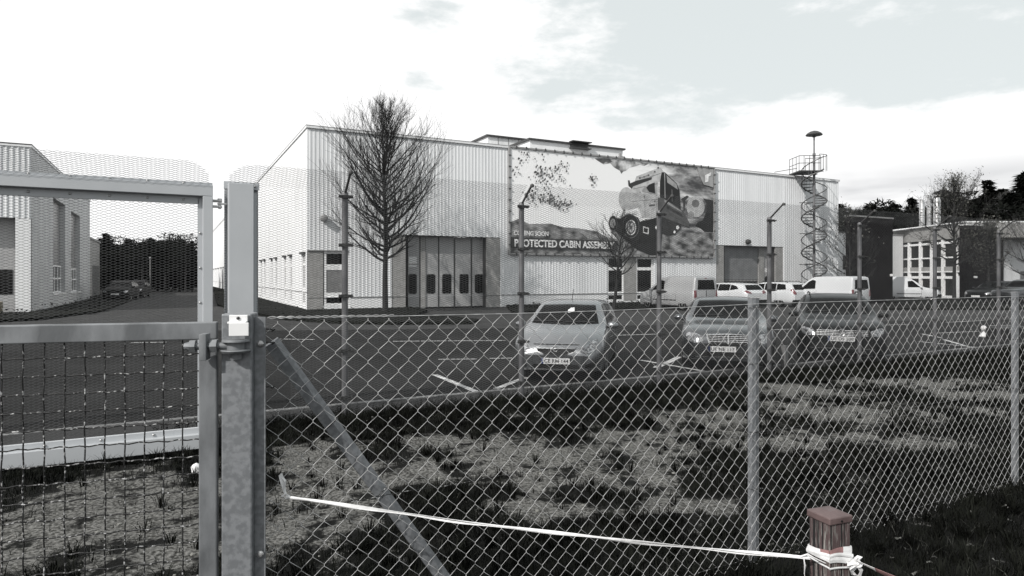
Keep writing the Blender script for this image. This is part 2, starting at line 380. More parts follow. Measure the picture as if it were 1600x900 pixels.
# ---- grass blades on the verge
rng = np.random.default_rng(5)
def blades(name, n, area, hfun, keep, mat, hmin, hmax, wd, label, cat='grass', zfun=None, lean=.5):
    P = []
    tries = 0
    while len(P) < n and tries < n*6:
        tries += 1
        s_ = area[0]+(area[1]-area[0])*random.random(); v = area[2]+(area[3]-area[2])*random.random()
        k = keep(s_, v)
        if k <= 0 or random.random() > k: continue
        P.append((s_, v, (zfun or vz)(s_, v), k))
    P = np.array(P); m = len(P)
    wx = FF.o.x+P[:, 0]*U.x+P[:, 1]*V_.x; wy = FF.o.y+P[:, 0]*U.y+P[:, 1]*V_.y; wz = P[:, 2]
    h = rng.uniform(hmin, hmax, m)*(.6+.4*P[:, 3]); a = rng.uniform(0, 2*PI, m); b = rng.uniform(0, 2*PI, m); l = rng.uniform(.1, lean+.3, m)*h
    w = rng.uniform(.6, 1.2, m)*wd
    base = np.stack([wx, wy, wz-.01], 1); side = np.stack([np.cos(a), np.sin(a), 0*a], 1)*w[:, None]/2; ln = np.stack([np.cos(b), np.sin(b), 0*b], 1)
    mid = base+ln*(l*.35)[:, None]; mid[:, 2] += h*.6; tip = base+ln*l[:, None]; tip[:, 2] += h*.95
    V = np.stack([base-side, base+side, mid+side*.8, mid-side*.8, tip+side*.12, tip-side*.12], 1).reshape(-1, 3)
    i = np.arange(m)*6
    Q = np.concatenate([np.stack([i, i+1, i+2, i+3], 1), np.stack([i+3, i+2, i+4, i+5], 1)])
    o = np_mesh(name, V, Q, mat); tag(o, label, cat, None, 'stuff'); return o
def keep_g(s_, v):
    p = FF.w(s_, v)
    if p.y < 1.5 or abs(p.x) > p.y*.85+.6: return 0
    if s_ < -2.1 and v > -.75: return 0
    b = bareness(p.x, p.y)
    cl = noise.noise((p.x*2.6, p.y*2.6, 11.))*.5+noise.noise((p.x*7, p.y*7, 5.))*.3
    return min(max(1.0-b*1.7+cl*1.0, .03 if b > .3 else .12), 1)
blades('grass', 130000, (-6, 22, -7.2, .12), None, keep_g, 'grass', .03, .13, .006, 'short dark grass covering the verge')
blades('dry_grass', 16000, (-6, 22, -7.2, .1), None, lambda s_, v: keep_g(s_, v)*(.25+.75*(noise.noise((s_*1.5, v*1.5, 20.)) > .05)), 'straw', .03, .10, .005, 'scattered dry pale grass stalks on the verge', lean=1.2)
blades('tall_grass', 9000, (-6, 20, -.55, .35), None, lambda s_, v: (.0 if s_ < -2.15 else 1.) if noise.noise((s_*1.5, v*2, 1.)) > -.15 else (.0 if s_ < -2.15 else .25), 'grass', .06, .20, .009, 'taller dark tufts along the foot of the mesh fence', zfun=lambda s_, v: max(vz(s_, min(v, .1)), -.02 if v > .1 else -1))
def tufts(name, n, label):
    B = []
    while len(B) < n:
        s_ = random.uniform(-6, 20); v = random.uniform(-6.8, -.1); p = FF.w(s_, v)
        if s_ < -1.6 and (v > -.8 or random.random() < .5): continue
        if p.y < 2.2 or abs(p.x) > p.y*.85+.5: continue
        k = bareness(p.x, p.y)
        if random.random() < (.12 if k > .35 else .9): B.append((p.x, p.y, vz(s_, v), random.uniform(.05, .15)))
    B = np.array(B); per = 22; m = n*per
    bs = np.repeat(B, per, 0); a = rng.uniform(0, 2*PI, m); rr = rng.uniform(0, .035, m); H = bs[:, 3]*rng.uniform(.5, 1.1, m); lean_ = rng.uniform(.1, .9, m)*H
    dr = np.stack([np.cos(a), np.sin(a), 0*a], 1); sd_ = np.stack([-np.sin(a), np.cos(a), 0*a], 1)*.0035
    base = bs[:, :3]+dr*rr[:, None]; base[:, 2] -= .01; mid = base+dr*(lean_*.4)[:, None]; mid[:, 2] += H*.65; tip = base+dr*lean_[:, None]; tip[:, 2] += H*.9
    V = np.stack([base-sd_, base+sd_, mid+sd_*.8, mid-sd_*.8, tip+sd_*.1, tip-sd_*.1], 1).reshape(-1, 3); i = np.arange(m)*6
    o = np_mesh(name, V, np.concatenate([np.stack([i, i+1, i+2, i+3], 1), np.stack([i+3, i+2, i+4, i+5], 1)]), 'grass'); tag(o, label, 'grass', None, 'stuff')
tufts('grass_tufts', 3200, 'rough dark tufts of grass standing out of the verge')
# clods and pebbles
def blob(mb, c, r, sq=.6, seed=0, n=5):
    b = len(mb.v); bm = bmesh.new(); bmesh.ops.create_icosphere(bm, subdivisions=1, radius=1)
    for v in bm.verts:
        k = 1+.3*noise.noise((v.co.x*1.5+seed, v.co.y*1.5, v.co.z*1.5)); v.co = Vector((c[0]+v.co.x*r*k, c[1]+v.co.y*r*k, c[2]+v.co.z*r*sq*k))
    bm.verts.index_update(); mb.add([v.co[:] for v in bm.verts], [[v.index for v in f.verts] for f in bm.faces]); bm.free()
mb = MB(); k = 0
while k < 700:
    s_ = random.uniform(-5, 16); v = random.uniform(-6, 0); p = FF.w(s_, v)
    if p.y < 2.5 or bareness(p.x, p.y) < .25: continue
    k += 1; blob(mb, (p.x, p.y, vz(s_, v)), random.choice((.006, .009, .012, .02)), seed=k)
o = mb.build('pebbles', M('pebble', (.17, .168, .155), (.08, .08, .073), scale=10, rough=.9)); tag(o, 'small clods and pebbles strewn on the bare sand', 'pebbles', None, 'stuff')
# fallen leaves near the bollard
mb = MB(); k = 0
for (px, py, r, n) in [(1440, 700, 170, 16), (1500, 780, 110, 12), (1220, 870, 30, 6), (560, 690, 120, 16), (800, 640, 200, 10), (1300, 700, 200, 8), (200, 760, 120, 8), (1470, 860, 100, 10)]:
    for _ in range(n):
        p = ground(px+random.uniform(-r, r), py+random.uniform(-r*.35, r*.35), .12); s_, v = FF.inv(p)
        z = (vz(s_, v) if v < .1 else 0)+random.uniform(.015, .06); R = random.uniform(.012, .028); a = random.uniform(0, 6.3); tz = random.uniform(-.5, .5)
        pts = []
        for j in range(10):
            rr = R*(1 if j % 2 else .62); t = a+2*PI*j/10; q = Vector((math.cos(t)*rr, math.sin(t)*rr*.75, 0)); q.z = q.x*tz+.006*math.sin(3*t); pts.append((p.x+q.x, p.y+q.y, z+q.z))
        mb.add(pts, [tuple(range(10))])
o = mb.build('leaf_litter', 'pale_leaf'); tag(o, 'pale fallen oak leaves lying in the grass', 'leaves', None, 'stuff')

# planting beds by the buildings
def bed(name, pix, label, h=.12, n=2500, bh=(.12, .35)):
    pts = [ground(*p) for p in pix]; mb = MB(); mb.zprism([(p.x, p.y) for p in pts], -.1, h); o = mb.build(name, 'bed'); tag(o, label, None, None, 'structure')
    # ground cover
    xs = [p.x for p in pts]; ys = [p.y for p in pts]; P = []
    def inside(x, y):
        c = False; j = len(pts)-1
        for i in range(len(pts)):
            if (pts[i].y > y) != (pts[j].y > y) and x < (pts[j].x-pts[i].x)*(y-pts[i].y)/(pts[j].y-pts[i].y)+pts[i].x: c = not c
            j = i
        return c
    T = []; k = 0
    while k < n:
        x = random.uniform(min(xs), max(xs)); y = random.uniform(min(ys), max(ys)); k += 1
        if not inside(x, y): continue
        hh = random.uniform(*bh)*(1+.8*noise.noise((x*.6, y*.6, 0))); a = random.uniform(0, 6.3); w = hh*.3
        q = Vector((x, y, h+random.uniform(-.02, hh))); T += [tuple(q+Vector((random.gauss(0, .06), random.gauss(0, .06), random.gauss(0, .035)))) for _ in range(3)]
    if T:
        T = np.array(T); o2 = np_mesh('ground_cover', T, np.arange(len(T)).reshape(-1, 3), 'needles2'); tag(o2, label.replace('bed', 'evergreen cover of the bed').replace('low dark ', 'low dark '), 'ground cover', None, 'stuff')
bed('hall_bed', [(330, 443), (403, 462.6), (480, 487.3), (640, 482.5), (668, 488), (650, 494), (700, 497), (748, 503), (738, 507), (620, 508), (520, 506), (440, 500), (380, 489), (340, 478)], 'low dark planting bed along the foot of the white hall', n=9000, bh=(.06, .2))
bed('workshop_bed', [(-60, 493), (48, 491), (140, 470.6), (163, 461), (218, 455), (232, 459), (205, 470), (165, 487), (60, 501), (-60, 507)], 'low dark planting bed beside the workshop', n=9000, bh=(.1, .4))
bed('hall_front_bed', [(790, 478), (1117, 472), (1117, 480), (1000, 485), (800, 490)], 'narrow dark planting bed below the billboard wall', n=3000, bh=(.05, .2))
bed('office_bed', [(1380, 470), (1620, 470), (1900, 474), (1900, 484), (1600, 484.5), (1380, 485)], 'dark clipped bed in front of the office building', n=4000, bh=(.05, .25))

# ============================================================ wall helper
def wall(mb, x0, x1, z0, z1, ops=(), y=0., reveal=.15, rib=0., pitch=.21, back=0.):
    """front face with rectangular openings (x0,x1,z0,z1); rib>0 gives trapezoid ribs standing proud"""
    cuts = sorted({x0, x1, *[c for o in ops for c in (o[0], o[1]) if x0 < c < x1]})
    for a, b in zip(cuts, cuts[1:]):
        m = (a+b)/2; iv = [(z0, z1)]
        for o in ops:
            if o[0] < m < o[1]:
                nv = []
                for p, q in iv:
                    if o[3] <= p or o[2] >= q: nv.append((p, q)); continue
                    if o[2] > p: nv.append((p, o[2]))
                    if o[3] < q: nv.append((o[3], q))
                iv = nv
        xs = [(a, y)]
        if rib:
            k = math.floor((a-x0)/pitch)
            prof = ((.0, 0), (.5, 0), (.62, -rib), (.88, -rib), (1., 0))
            while x0+k*pitch < b:
                for t, d in prof:
                    xx = x0+(k+t)*pitch
                    if a < xx < b: xs.append((xx, y+d))
                k += 1
        xs.append((b, y))
        for p, q in iv:
            base = len(mb.v)
            for xx, yy in xs: mb.v += [(xx, yy, p), (xx, yy, q)]
            for i in range(len(xs)-1): mb.f.append((base+2*i, base+2*i+2, base+2*i+3, base+2*i+1)); mb.mi.append(0)
    for o in ops:
        a, b, p, q = max(o[0], x0), min(o[1], x1), max(o[2], z0), min(o[3], z1)
        if a >= b or p >= q: continue
        yb = y+reveal
        mb.quad((a, y, p), (a, yb, p), (a, yb, q), (a, y, q)); mb.quad((b, y, p), (b, y, q), (b, yb, q), (b, yb, p))
        mb.quad((a, y, q), (a, yb, q), (b, yb, q), (b, y, q))
        if p > z0+.001 or True: mb.quad((a, y, p), (b, y, p), (b, yb, p), (a, yb, p))
def window(parent, x0, x1, z0, z1, y, fr=.07, bars_z=(), bars_x=(), glass='glass', name='window', fmat='frame_white', dep=.06):
    mb = MB(); mb.box(x0+.01, x1-.01, y, y+.02, z0+.01, z1-.01); w = mb.build(name, glass, parent)
    mb = MB()
    mb.box(x0, x1, y-dep, y-.003, z0, z0+fr); mb.box(x0, x1, y-dep, y-.003, z1-fr, z1)
    mb.box(x0, x0+fr, y-dep+.003, y-.005, z0+fr, z1-fr); mb.box(x1-fr, x1, y-dep+.003, y-.005, z0+fr, z1-fr)
    for z, t in bars_z: mb.box(x0+fr, x1-fr, y-dep+.006, y-.006, z-t/2, z+t/2)
    for x, t in bars_x: mb.box(x-t/2, x+t/2, y-dep+.008, y-.008, z0+fr, z1-fr)
    f = mb.build('frame', fmat, w); return w
def zy(fr, px, py, y=0): return fr.hy(px, py, y)[1]

# ============================================================ MAIN HALL
CH = Frame(at(480, 33.4)); H = CH.hy(480, 196)[1]; LH = CH.hy(1310, 400)[0]
hall = empty('assembly_hall', CH.o, TH, 'long white hall with ribbed metal cladding and the big billboard on its front', 'hall')
s = lambda px: CH.hy(px, 432)[0]
zl = 3.14; zd = 4.09; zr = zy(CH, 1130, 383)
opsF = [(0.0, s(546), 0, zl), (s(612), s(782), 0, zd), (s(949), s(1021), .2, zy(CH, 985, 402)), (s(1119), s(1224), 0, zr)]
mb = MB(); wall(mb, 0, LH, .72, H-.12, opsF, rib=.013, pitch=.21, reveal=.12); mb.build('ribbed_cladding', 'white_clad', hall, fix=False)
mb = MB(); wall(mb, 0, LH, 0, .70, opsF, y=.0, reveal=.12); mb.build('plinth', 'white_flat', hall, fix=False)
for a, b in ((s(546), s(612)), (s(782), s(949)), (s(1021), s(1119)), (s(1224), LH)): mb = MB(); mb.box(a, b, -.045, .02, .70, .735); mb.build('drip_trim', 'trim_grey', hall)
mb = MB(); mb.box(s(480), s(540), -.05, .02, zl-.02, zl+.03); mb.build('drip_trim', 'trim_grey', hall)
mb = MB(); mb.box(s(945), s(1026), -.06, .02, zy(CH, 985, 402)+.003, zy(CH, 985, 402)+.08); mb.build('lintel', 'trim_grey', hall)
mb = MB(); mb.box(-.06, LH+.06, -.09, .4, H-.12, H); mb.box(-.06, .35, .4, 90, H-.121, H-.001); mb.box(LH-.3, LH+.06, .4, 90, H-.121, H-.001); mb.build('parapet_cap', 'white_flat', hall)
mb = MB(); mb.box(-.07, LH+.07, -.10, .38, H, H+.025); mb.box(-.07, .34, .38, 90, H-.001, H+.024); mb.build('coping', 'trim_grey', hall)
mb = MB(); mb.quad((0.3, .3, H-.35), (LH-.3, .3, H-.35), (LH-.3, 90, H-.35), (.3, 90, H-.35)); mb.quad((0, 90, 0), (LH, 90, 0), (LH, 90, H-.12), (0, 90, H-.12)); mb.build('roof', 'roofing', hall)
mb = MB(); mb.quad((LH, 0, 0), (LH, 90, 0), (LH, 90, H-.12), (LH, 0, H-.12)); mb.build('end_wall', 'white_clad', hall)
# long side wall with slit windows (local: along y at x=0)
side = []
def t_of(px): return CH.hx(px, 432)[0]
cents = []
pairs = [(t_of(474), None)]; side_w = []
side_w.append((t_of(477.0), t_of(471.5)))
base = 6.3
while base < 88:
    for dlt in (-1.08, 1.08): side_w.append((base+dlt-.42, base+dlt+.42))
    base += 6.05
zs0, zs1 = .28, 2.98
mb = MB(); wall(mb, 0, 90, 0, H-.12, [(a, b, zs0, zs1) for a, b in side_w], reveal=.14)
mtx = Matrix(((0, 1, 0, 0), (1, 0, 0, 0), (0, 0, 1, 0), (0, 0, 0, 1)))  # swap x and y
mb.xform(mtx); mb.build('side_wall', 'white_flat', hall, fix=False)
for a, b in side_w:
    def bx(m, y0, y1, z0, z1, x0, x1): m.box(x0, x1, y0, y1, z0, z1)
    g = MB(); bx(g, a+.01, b-.01, zs0+.02, zs1-.02, .10, .12); g = g.build('window', 'glass_blind', hall)
    f = MB()
    for z0, z1 in ((zs0, zs0+.12), (1.0, 1.22), (2.35, 2.5), (zs1-.1, zs1)): bx(f, a+.02, b-.02, z0, z1, .04, .098)
    for y0, y1 in ((a+.0, a+.08), (b-.08, b-.0), ((a+b)/2-.03, (a+b)/2+.03)): bx(f, y0+.003, y1-.003, zs0, zs1, .05, .096)
    f.build('frame', 'frame_white', g)
    f = MB(); bx(f, a-.1, b+.1, zs1+.003, zs1+.1, -.12, .1); f.build('shade_strip', 'trim_dark', g)  # dark strip standing for the dark shading at the window top
mb = MB(); 
edges = [0]+[e for w_ in side_w for e in w_]+[90]
for i in range(0, len(edges), 2):
    if edges[i+1]-edges[i] > .1: mb.box(-.03, .01, edges[i], edges[i+1], .98, 1.01)
mb.build('side_trim', 'trim_grey', hall)
# corner bay: grey panel and large window
mb = MB(); mb.box(.003, s(505), .02, .1, 0, zl-.023); mb.build('corner_panel', 'grey_panel', hall)
mb = MB(); mb.box(s(505), s(546), .04, .14, 0, .28); mb.build('sill_panel', 'white_flat', hall)
zz = lambda py, px=524: zy(CH, px, py)
window(hall, s(506.5), s(545.5), .285, zl-.03, .11, fr=.12, bars_z=[(zz(417.5), .30), (zz(461), .26)])
mb = MB(); mb.box(s(510), s(542), .085, .1, zz(456.5), zz(420)); mb.build('blind', 'glass_blind', hall)
# folding door bay
mb = MB(); mb.box(s(612), s(634), .03, .11, 0, zd-.003); mb.build('door_pier', 'grey_panel', hall)
mb = MB(); mb.box(s(760.5), s(782), .03, .11, 0, zd-.003); mb.build('door_pier', 'grey_panel', hall)
yd = .55
sd_ = lambda px: CH.hy(px, 432, yd)[0]
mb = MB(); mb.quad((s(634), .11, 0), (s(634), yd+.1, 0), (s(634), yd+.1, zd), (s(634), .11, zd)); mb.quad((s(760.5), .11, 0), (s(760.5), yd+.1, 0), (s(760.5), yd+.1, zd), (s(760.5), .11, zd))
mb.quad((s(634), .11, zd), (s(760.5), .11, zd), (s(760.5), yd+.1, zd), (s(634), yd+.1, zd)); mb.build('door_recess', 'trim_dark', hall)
def door_leaf(x0, x1, name, wx0, wx1, wz0, wz1, round_=.12, sign=None, z1=zd-.02, ydd=yd):
    mb = MB(); mb.bbox(x0+.02, x1-.02, ydd, ydd+.06, .06, z1, .012); d = mb.build(name, 'grey_door', hall)
    n = 6; pts = []
    for cx_, cz, a0 in ((wx1-round_, wz1-round_, 0), (wx0+round_, wz1-round_, 90), (wx0+round_, wz0+round_, 180), (wx1-round_, wz0+round_, 270)):
        for i in range(n): a = math.radians(a0+90*i/(n-1)); pts.append((cx_+math.cos(a)*round_, cz+math.sin(a)*round_))
    mb = MB(); mb.prism(pts, ydd-.012, ydd-.002); w_ = mb.build('window', 'glass', d)
    mb = MB(); ctr = ((wx0+wx1)/2, (wz0+wz1)/2); pts3 = [(ctr[0]+(p[0]-ctr[0])*1.14, ctr[1]+(p[1]-ctr[1])*1.07) for p in pts]; mb.prism(pts3, ydd-.006, ydd-.001); mb.build('gasket', 'trim_grey', w_)
    if sign: mb = MB(); mb.box(sign[0], sign[1], ydd-.014, ydd-.003, sign[2], sign[3]); mb.build('notice', 'sign_white', d)
    return d
zw0 = CH.hy(700, 458.5, yd)[1]; zw1 = CH.hy(700, 428.5, yd)[1]
lv = [(637, 656, 638, 651), (665, 685, 666.5, 680), (686, 709.5, 691, 705), (711, 736, 718, 732), (737.5, 760, 742, 755.5)]
for i, (a, b, c, d_) in enumerate(lv):
    sg = (sd_(638.5), sd_(651), CH.hy(645, 417, yd)[1], CH.hy(645, 401, yd)[1]) if i == 0 else None
    door_leaf(sd_(a), sd_(b), 'personnel_door' if i == 0 else 'folding_door_leaf', sd_(c), sd_(d_), zw0, zw1, sign=sg, z1=(zd-.02))
mb = MB(); mb.box(sd_(656.5), sd_(664.5), yd-.06, yd+.05, 0, zd-.02); mb.box(sd_(637), sd_(656), yd-.02, yd+.003, 2.45, 2.52); mb.build('door_frame', 'grey_panel', hall)
mb = MB()
for px in (685.5, 710.2, 736.7): mb.box(sd_(px)-.03, sd_(px)+.03, yd-.01, yd+.04, 0, zd-.05)
mb.build('door_seal', 'trim_dark', hall)
# windows under the billboard
z1w = zy(CH, 985, 402)-.003; x0w = s(950)
mb = MB(); mb.box(s(975), s(994.5), .02, .1, .2, z1w); mb.build('pier_panel', 'grey_panel', hall)
for a, b in ((949.5, 975), (994.5, 1020.5)):
    zc = lambda py: zy(CH, (a+b)/2, py)
    window(hall, s(a), s(b), .21, z1w, .1, fr=.10, bars_z=[(zc(420), .20), (zc(458.5), .22)])
# roller door bay on the right
mb = MB(); mb.box(s(1119), s(1131.5), .03, .11, 0, zr-.003); mb.build('door_pier', 'grey_panel', hall)
mb = MB(); mb.box(s(1212), s(1224), .03, .11, 0, zr-.003); mb.build('door_pier', 'grey_panel', hall)
sy = lambda px: CH.hy(px, 432, .5)[0]
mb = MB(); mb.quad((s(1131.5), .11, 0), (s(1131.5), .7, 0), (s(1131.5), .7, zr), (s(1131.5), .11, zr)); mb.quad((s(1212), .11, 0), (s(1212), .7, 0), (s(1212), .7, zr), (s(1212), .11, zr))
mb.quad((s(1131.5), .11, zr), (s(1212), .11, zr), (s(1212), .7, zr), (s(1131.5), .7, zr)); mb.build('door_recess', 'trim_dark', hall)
zq = lambda py: CH.hy(1158, py, .5)[1]
mb = MB(); z = zq(437)
while z < zr-.05: mb.box(sy(1132), sy(1184), .5, .53, z, z+.105); mb.box(sy(1132), sy(1184), .51, .53, z+.105, z+.12); z += .12
sh = mb.build('roller_shutter', 'shutter', hall)
mb = MB()
for i in range(4): mb.box(sy(1132), sy(1184), .49, .53, zq(437)-.12-i*.2, zq(437)-.04-i*.2)
mb.build('louvre', 'trim_grey', sh)
mb = MB(); mb.box(sy(1132), sy(1184), .54, .56, 0, zq(437)); mb.build('door_opening', 'glass', hall)
mb = MB(); mb.box(sy(1184.3), sy(1192.5), .42, .56, 0, zr-.02); mb.build('door_frame', 'grey_panel', hall)
dd = door_leaf(sy(1193), sy(1214), 'personnel_door', sy(1195), sy(1204.5), zq(447), zq(431.5), .18, (sy(1194.5), sy(1203), zq(425), zq(418.5)), z1=zr-.02, ydd=.5)
# round wall lamp at the left, small camera over the roller door
def round_fitting(px, py, label):
    x_, z_ = CH.hy(px, py); mb = MB(); mb.lathe([(.10, -.35), (.16, -.33), (.20, -.18), (.20, -.10), (.07, -.06), (.05, 0)], (x_, 0, z_), 14, 'y'); o = mb.build('wall_fitting', 'trim_grey' if px < 700 else 'trim_dark', hall, smooth=35)
round_fitting(505, 341, ''); round_fitting(1166, 378, '')
# roof boxes
def roof_box(px0, px1, pyt, set_, depth, name, mat, vent=False):
    x0, zt = CH.hy(px0, pyt, set_); x1 = CH.hy(px1, pyt, set_)[0]
    mb = MB(); mb.box(x0, x1, set_, set_+depth, H-.4, zt-.12); b = mb.build(name, mat, hall)
    mb = MB(); mb.box(x0-.15, x1+.15, set_-.15, set_+depth+.15, zt-.12, zt); mb.build('roof_edge', 'trim_dark', b)
    if vent:
        a = CH.hy(889, 228, set_)[0]; c = CH.hy(919, 228, set_)[0]; zv = CH.hy(904, 230, set_)[1]; mb = MB()
        mb.box(a, c, set_-.5, set_-.003, zv+.28, zv+.34); mb.box(a, c, set_-.45, set_-.003, zv-.16, zv-.1); mb.box(a+.1, c-.1, set_-.12, set_-.006, zv-.1, zv+.28); mb.build('louvre_hood', 'trim_dark', b)
        mb = MB(); q = CH.hy(968, 235, set_)[0]; mb.box(q-.08, q+.08, set_-.15, set_-.003, H, zt-.4); mb.box(q-.15, q+.35, set_-.2, set_-.003, zt-.9, zt-.6); mb.build('downpipe', 'trim_grey', b)
    else:
        mb = MB(); st = (x1-x0)/9
        for i in range(1, 9): mb.box(x0+i*st-.025, x0+i*st+.025, set_-.02, set_-.002, H-.4, zt-.13)
        mb.build('panel_joint', 'trim_grey', b)
roof_box(828, 973, 216, 4.0, 7, 'rooflight_box', 'white_flat', True)
roof_box(762, 900, 210.5, 9.0, 9, 'plant_box', 'white_flat')
# guy rail on the roof edge by the stair
mb = MB(); xa, za = CH.hy(1210, 269, .5); xb, zb = CH.hy(1245, 263, .5); mb.tube([(xa, .5, za), (xb, .5, zb)], .03, 5); mb.build('roof_rail', 'trim_grey', hall)

# ============================================================ BILLBOARD
yb = -.16
bb = empty('billboard', CH.w(s(795), yb, 0), TH, 'wide advertising banner with a military truck and the words PROTECTED CABIN ASSEMBLY', 'billboard')
BO = Frame(CH.w(s(795), yb, 0)); bh = lambda px, py, y=0: BO.hy(px, py, y)
TL = bh(795, 230.5); BL = bh(795, 394); TR = bh(1115, 263.5); BR = bh(1115, 402.5)
xL, xR = 0, (TR[0]+BR[0])/2; zT = (TL[1]+TR[1])/2; zB = (BL[1]+BR[1])/2
mb = MB()
def fbar(x0, x1, z0, z1): mb.bbox(x0, x1, -.07, .10, z0, z1, .01)
fbar(xL-.05, xR+.05, zT, zT+.09); fbar(xL-.05, xR+.05, zB-.09, zB); fbar(xL-.09, xL, zB-.085, zT+.085); fbar(xR, xR+.09, zB-.085, zT+.085)
mb.build('frame', 'trim_grey', bb)
cp = []; x = .4
while x < xR: cp += [(x, zT+.055, 0), (x, zB-.055, 0)]; x += .66
z = zB+.5
while z < zT: cp += [(xL-.045, z, 1), (xR+.045, z, 1)]; z += .66
clipo = {}
for x, z, k_ in cp:
    if k_ not in clipo:
        mb = MB(); mb.box(*((-.03, .03, -.11, -.071, -.085, .085) if k_ == 0 else (-.085, .085, -.11, -.071, -.03, .03))); o = mb.build('tension_clip', 'trim_dark', bb); clipo[k_] = o
    else: o = clipo[k_].copy(); COL.objects.link(o)
    o.location = (x, 0, z)
def sky_print():
    m = bpy.data.materials.new('printed banner sky'); m.use_nodes = True; t = m.node_tree; p = t.nodes['Principled BSDF']; L = t.links; p.inputs['Roughness'].default_value = .5
    c = t.nodes.new('ShaderNodeTexCoord'); sp = t.nodes.new('ShaderNodeSeparateXYZ'); L.new(c.outputs['Object'], sp.inputs[0])
    mpn = t.nodes.new('ShaderNodeMapping'); mpn.inputs['Rotation'].default_value = (0, math.radians(28), 0); mpn.inputs['Scale'].default_value = (.25, 1, .9); L.new(c.outputs['Object'], mpn.inputs[0])
    n = t.nodes.new('ShaderNodeTexNoise'); n.inputs['Scale'].default_value = 1.6; n.inputs['Detail'].default_value = 10; n.inputs['Roughness'].default_value = .6; L.new(mpn.outputs[0], n.inputs[0])
    def mr(v, a, b): r = t.nodes.new('ShaderNodeMapRange'); r.interpolation_type = 'SMOOTHSTEP'; L.new(v, r.inputs[0]); r.inputs[1].default_value = a; r.inputs[2].default_value = b; return r.outputs[0]
    def mm(op, a, b):
        r = t.nodes.new('ShaderNodeMath'); r.operation = op
        for i, v in enumerate((a, b)):
            if isinstance(v, (int, float)): r.inputs[i].default_value = v
            else: L.new(v, r.inputs[i])
        return r.outputs[0]
    # drifting dust: darker to the upper right and to the lower edge, plain white in the middle left
    side_ = mr(sp.outputs[0], 5.5, 15.)
    low = mr(sp.outputs[2], zB+2.2, zB+.2)
    bias = mm('MAXIMUM', mm('MULTIPLY', side_, .54), mm('MULTIPLY', low, .62))
    f = mr(mm('ADD', n.outputs[0], mm('SUBTRACT', bias, .72)), .0, .42)
    mi = t.nodes.new('ShaderNodeMix'); mi.data_type = 'RGBA'; L.new(f, mi.inputs[0]); mi.inputs[6].default_value = (.86, .86, .86, 1); mi.inputs[7].default_value = (.045, .045, .047, 1); L.new(mi.outputs[2], p.inputs['Base Color'])
    return m
MAT['print_sky'] = sky_print()
for nm, c in (('p02', .012), ('p05', .035), ('p12', .10), ('p20', .17), ('p35', .33), ('p55', .52), ('p80', .8)): MAT[nm] = M('print tone '+nm, c, c*.72, scale=2.6, rough=.5, detail=8)
MAT['p_ground'] = M('print ground',   .03, .40, scale=1.3, rough=.5, detail=12, stretch=(1, 1, 1.8), lo=.36, hi=.70)
mb = MB(); mb.box(xL, xR, 0, .05, zB, zT); pic = mb.build('printed_sheet', 'print_sky', bb)
lay = [0]
def shape(pts, mat, z=None, name='print_area', par=None):
    """flat printed area; pts in the photo's pixels, laid on the sheet"""
    lay[0] += 1; y0 = -.002-.0011*lay[0]
    q = [bh(*p, 0) for p in pts]; q = [(min(max(a, xL+.01), xR-.01), min(max(b, zB+.01), zT-.01)) for a, b in q]
    m = MB(); m.add([(a, y0, b) for a, b in q], [tuple(range(len(q)))]); return m.build(name, mat, par or bb)
Zm = lambda x, y: (900+x/5.627, 240+y/5.627)
def zs(*a): return [Zm(a[i], a[i+1]) for i in range(0, len(a), 2)]
def ellp(cx_, cy_, rx, ry, n=28): return [Zm(cx_+rx*math.cos(2*PI*i/n), cy_+ry*math.sin(2*PI*i/n)) for i in range(n)]
P4 = lambda *a: [(760+a[i]/3, 190+a[i+1]/3) for i in range(0, len(a), 2)]
shape(P4(100, 470, 150, 455, 200, 480, 300, 478, 360, 495, 430, 500, 520, 515, 560, 540, 640, 560, 700, 590, 760, 632, 760, 640, 100, 640), 'p_ground', name='printed_ground')
MAT['p_cloud'] = M('print cloud', .10, .72, scale=1.0, rough=.5, detail=12, lo=.42, hi=.60)
shape(zs(160, 42, 250, 40, 340, 50, 520, 66, 640, 88, 600, 108, 560, 100, 520, 112, 470, 125, 440, 150, 415, 158, 398, 178, 385, 150, 352, 132, 330, 118, 300, 85, 240, 95, 190, 62), 'p_cloud', name='printed_cloud')
shape(zs(165, 42, 250, 44, 300, 54, 322, 70, 285, 78, 262, 72, 240, 90, 205, 72, 190, 62), 'p12', name='printed_cloud')
shape(zs(300, 690, 420, 640, 620, 660, 760, 690, 1205, 700, 1205, 905, 620, 905, 480, 830, 380, 760), 'p_ground', name='printed_ground')
shape(zs(330, 655, 450, 640, 620, 650, 760, 690, 745, 895, 650, 895, 540, 850, 430, 760), 'p02', name='printed_shadow')
shape(zs(1115, 395, 1206, 410, 1206, 690, 1130, 690, 1090, 655, 1045, 640, 1072, 600, 1115, 585, 1148, 500, 1145, 430), 'p02', name='printed_tree')
shape(zs(920, 400, 975, 368, 992, 378, 960, 410, 955, 500, 945, 505, 940, 420), 'p05', name='printed_mirror')
shape(ellp(1050, 470, 80, 90), 'p55', name='printed_dust'); shape(ellp(1050, 440, 34, 34), 'p20', name='printed_dust'); shape(ellp(1010, 540, 28, 34), 'p35', name='printed_dust')
shape(ellp(440, 400, 66, 105), 'p55', name='printed_tank')
tr = bb
shape(zs(480, 300, 500, 290, 530, 200, 740, 120, 770, 160, 745, 235, 722, 250, 722, 545, 700, 565, 580, 560, 548, 470, 450, 500, 465, 420), 'p55', name='printed_cab')
shape(zs(455, 235, 470, 235, 475, 262, 530, 238, 665, 206, 665, 228, 500, 290, 490, 310, 460, 285), 'p05', name='printed_cab_trim')
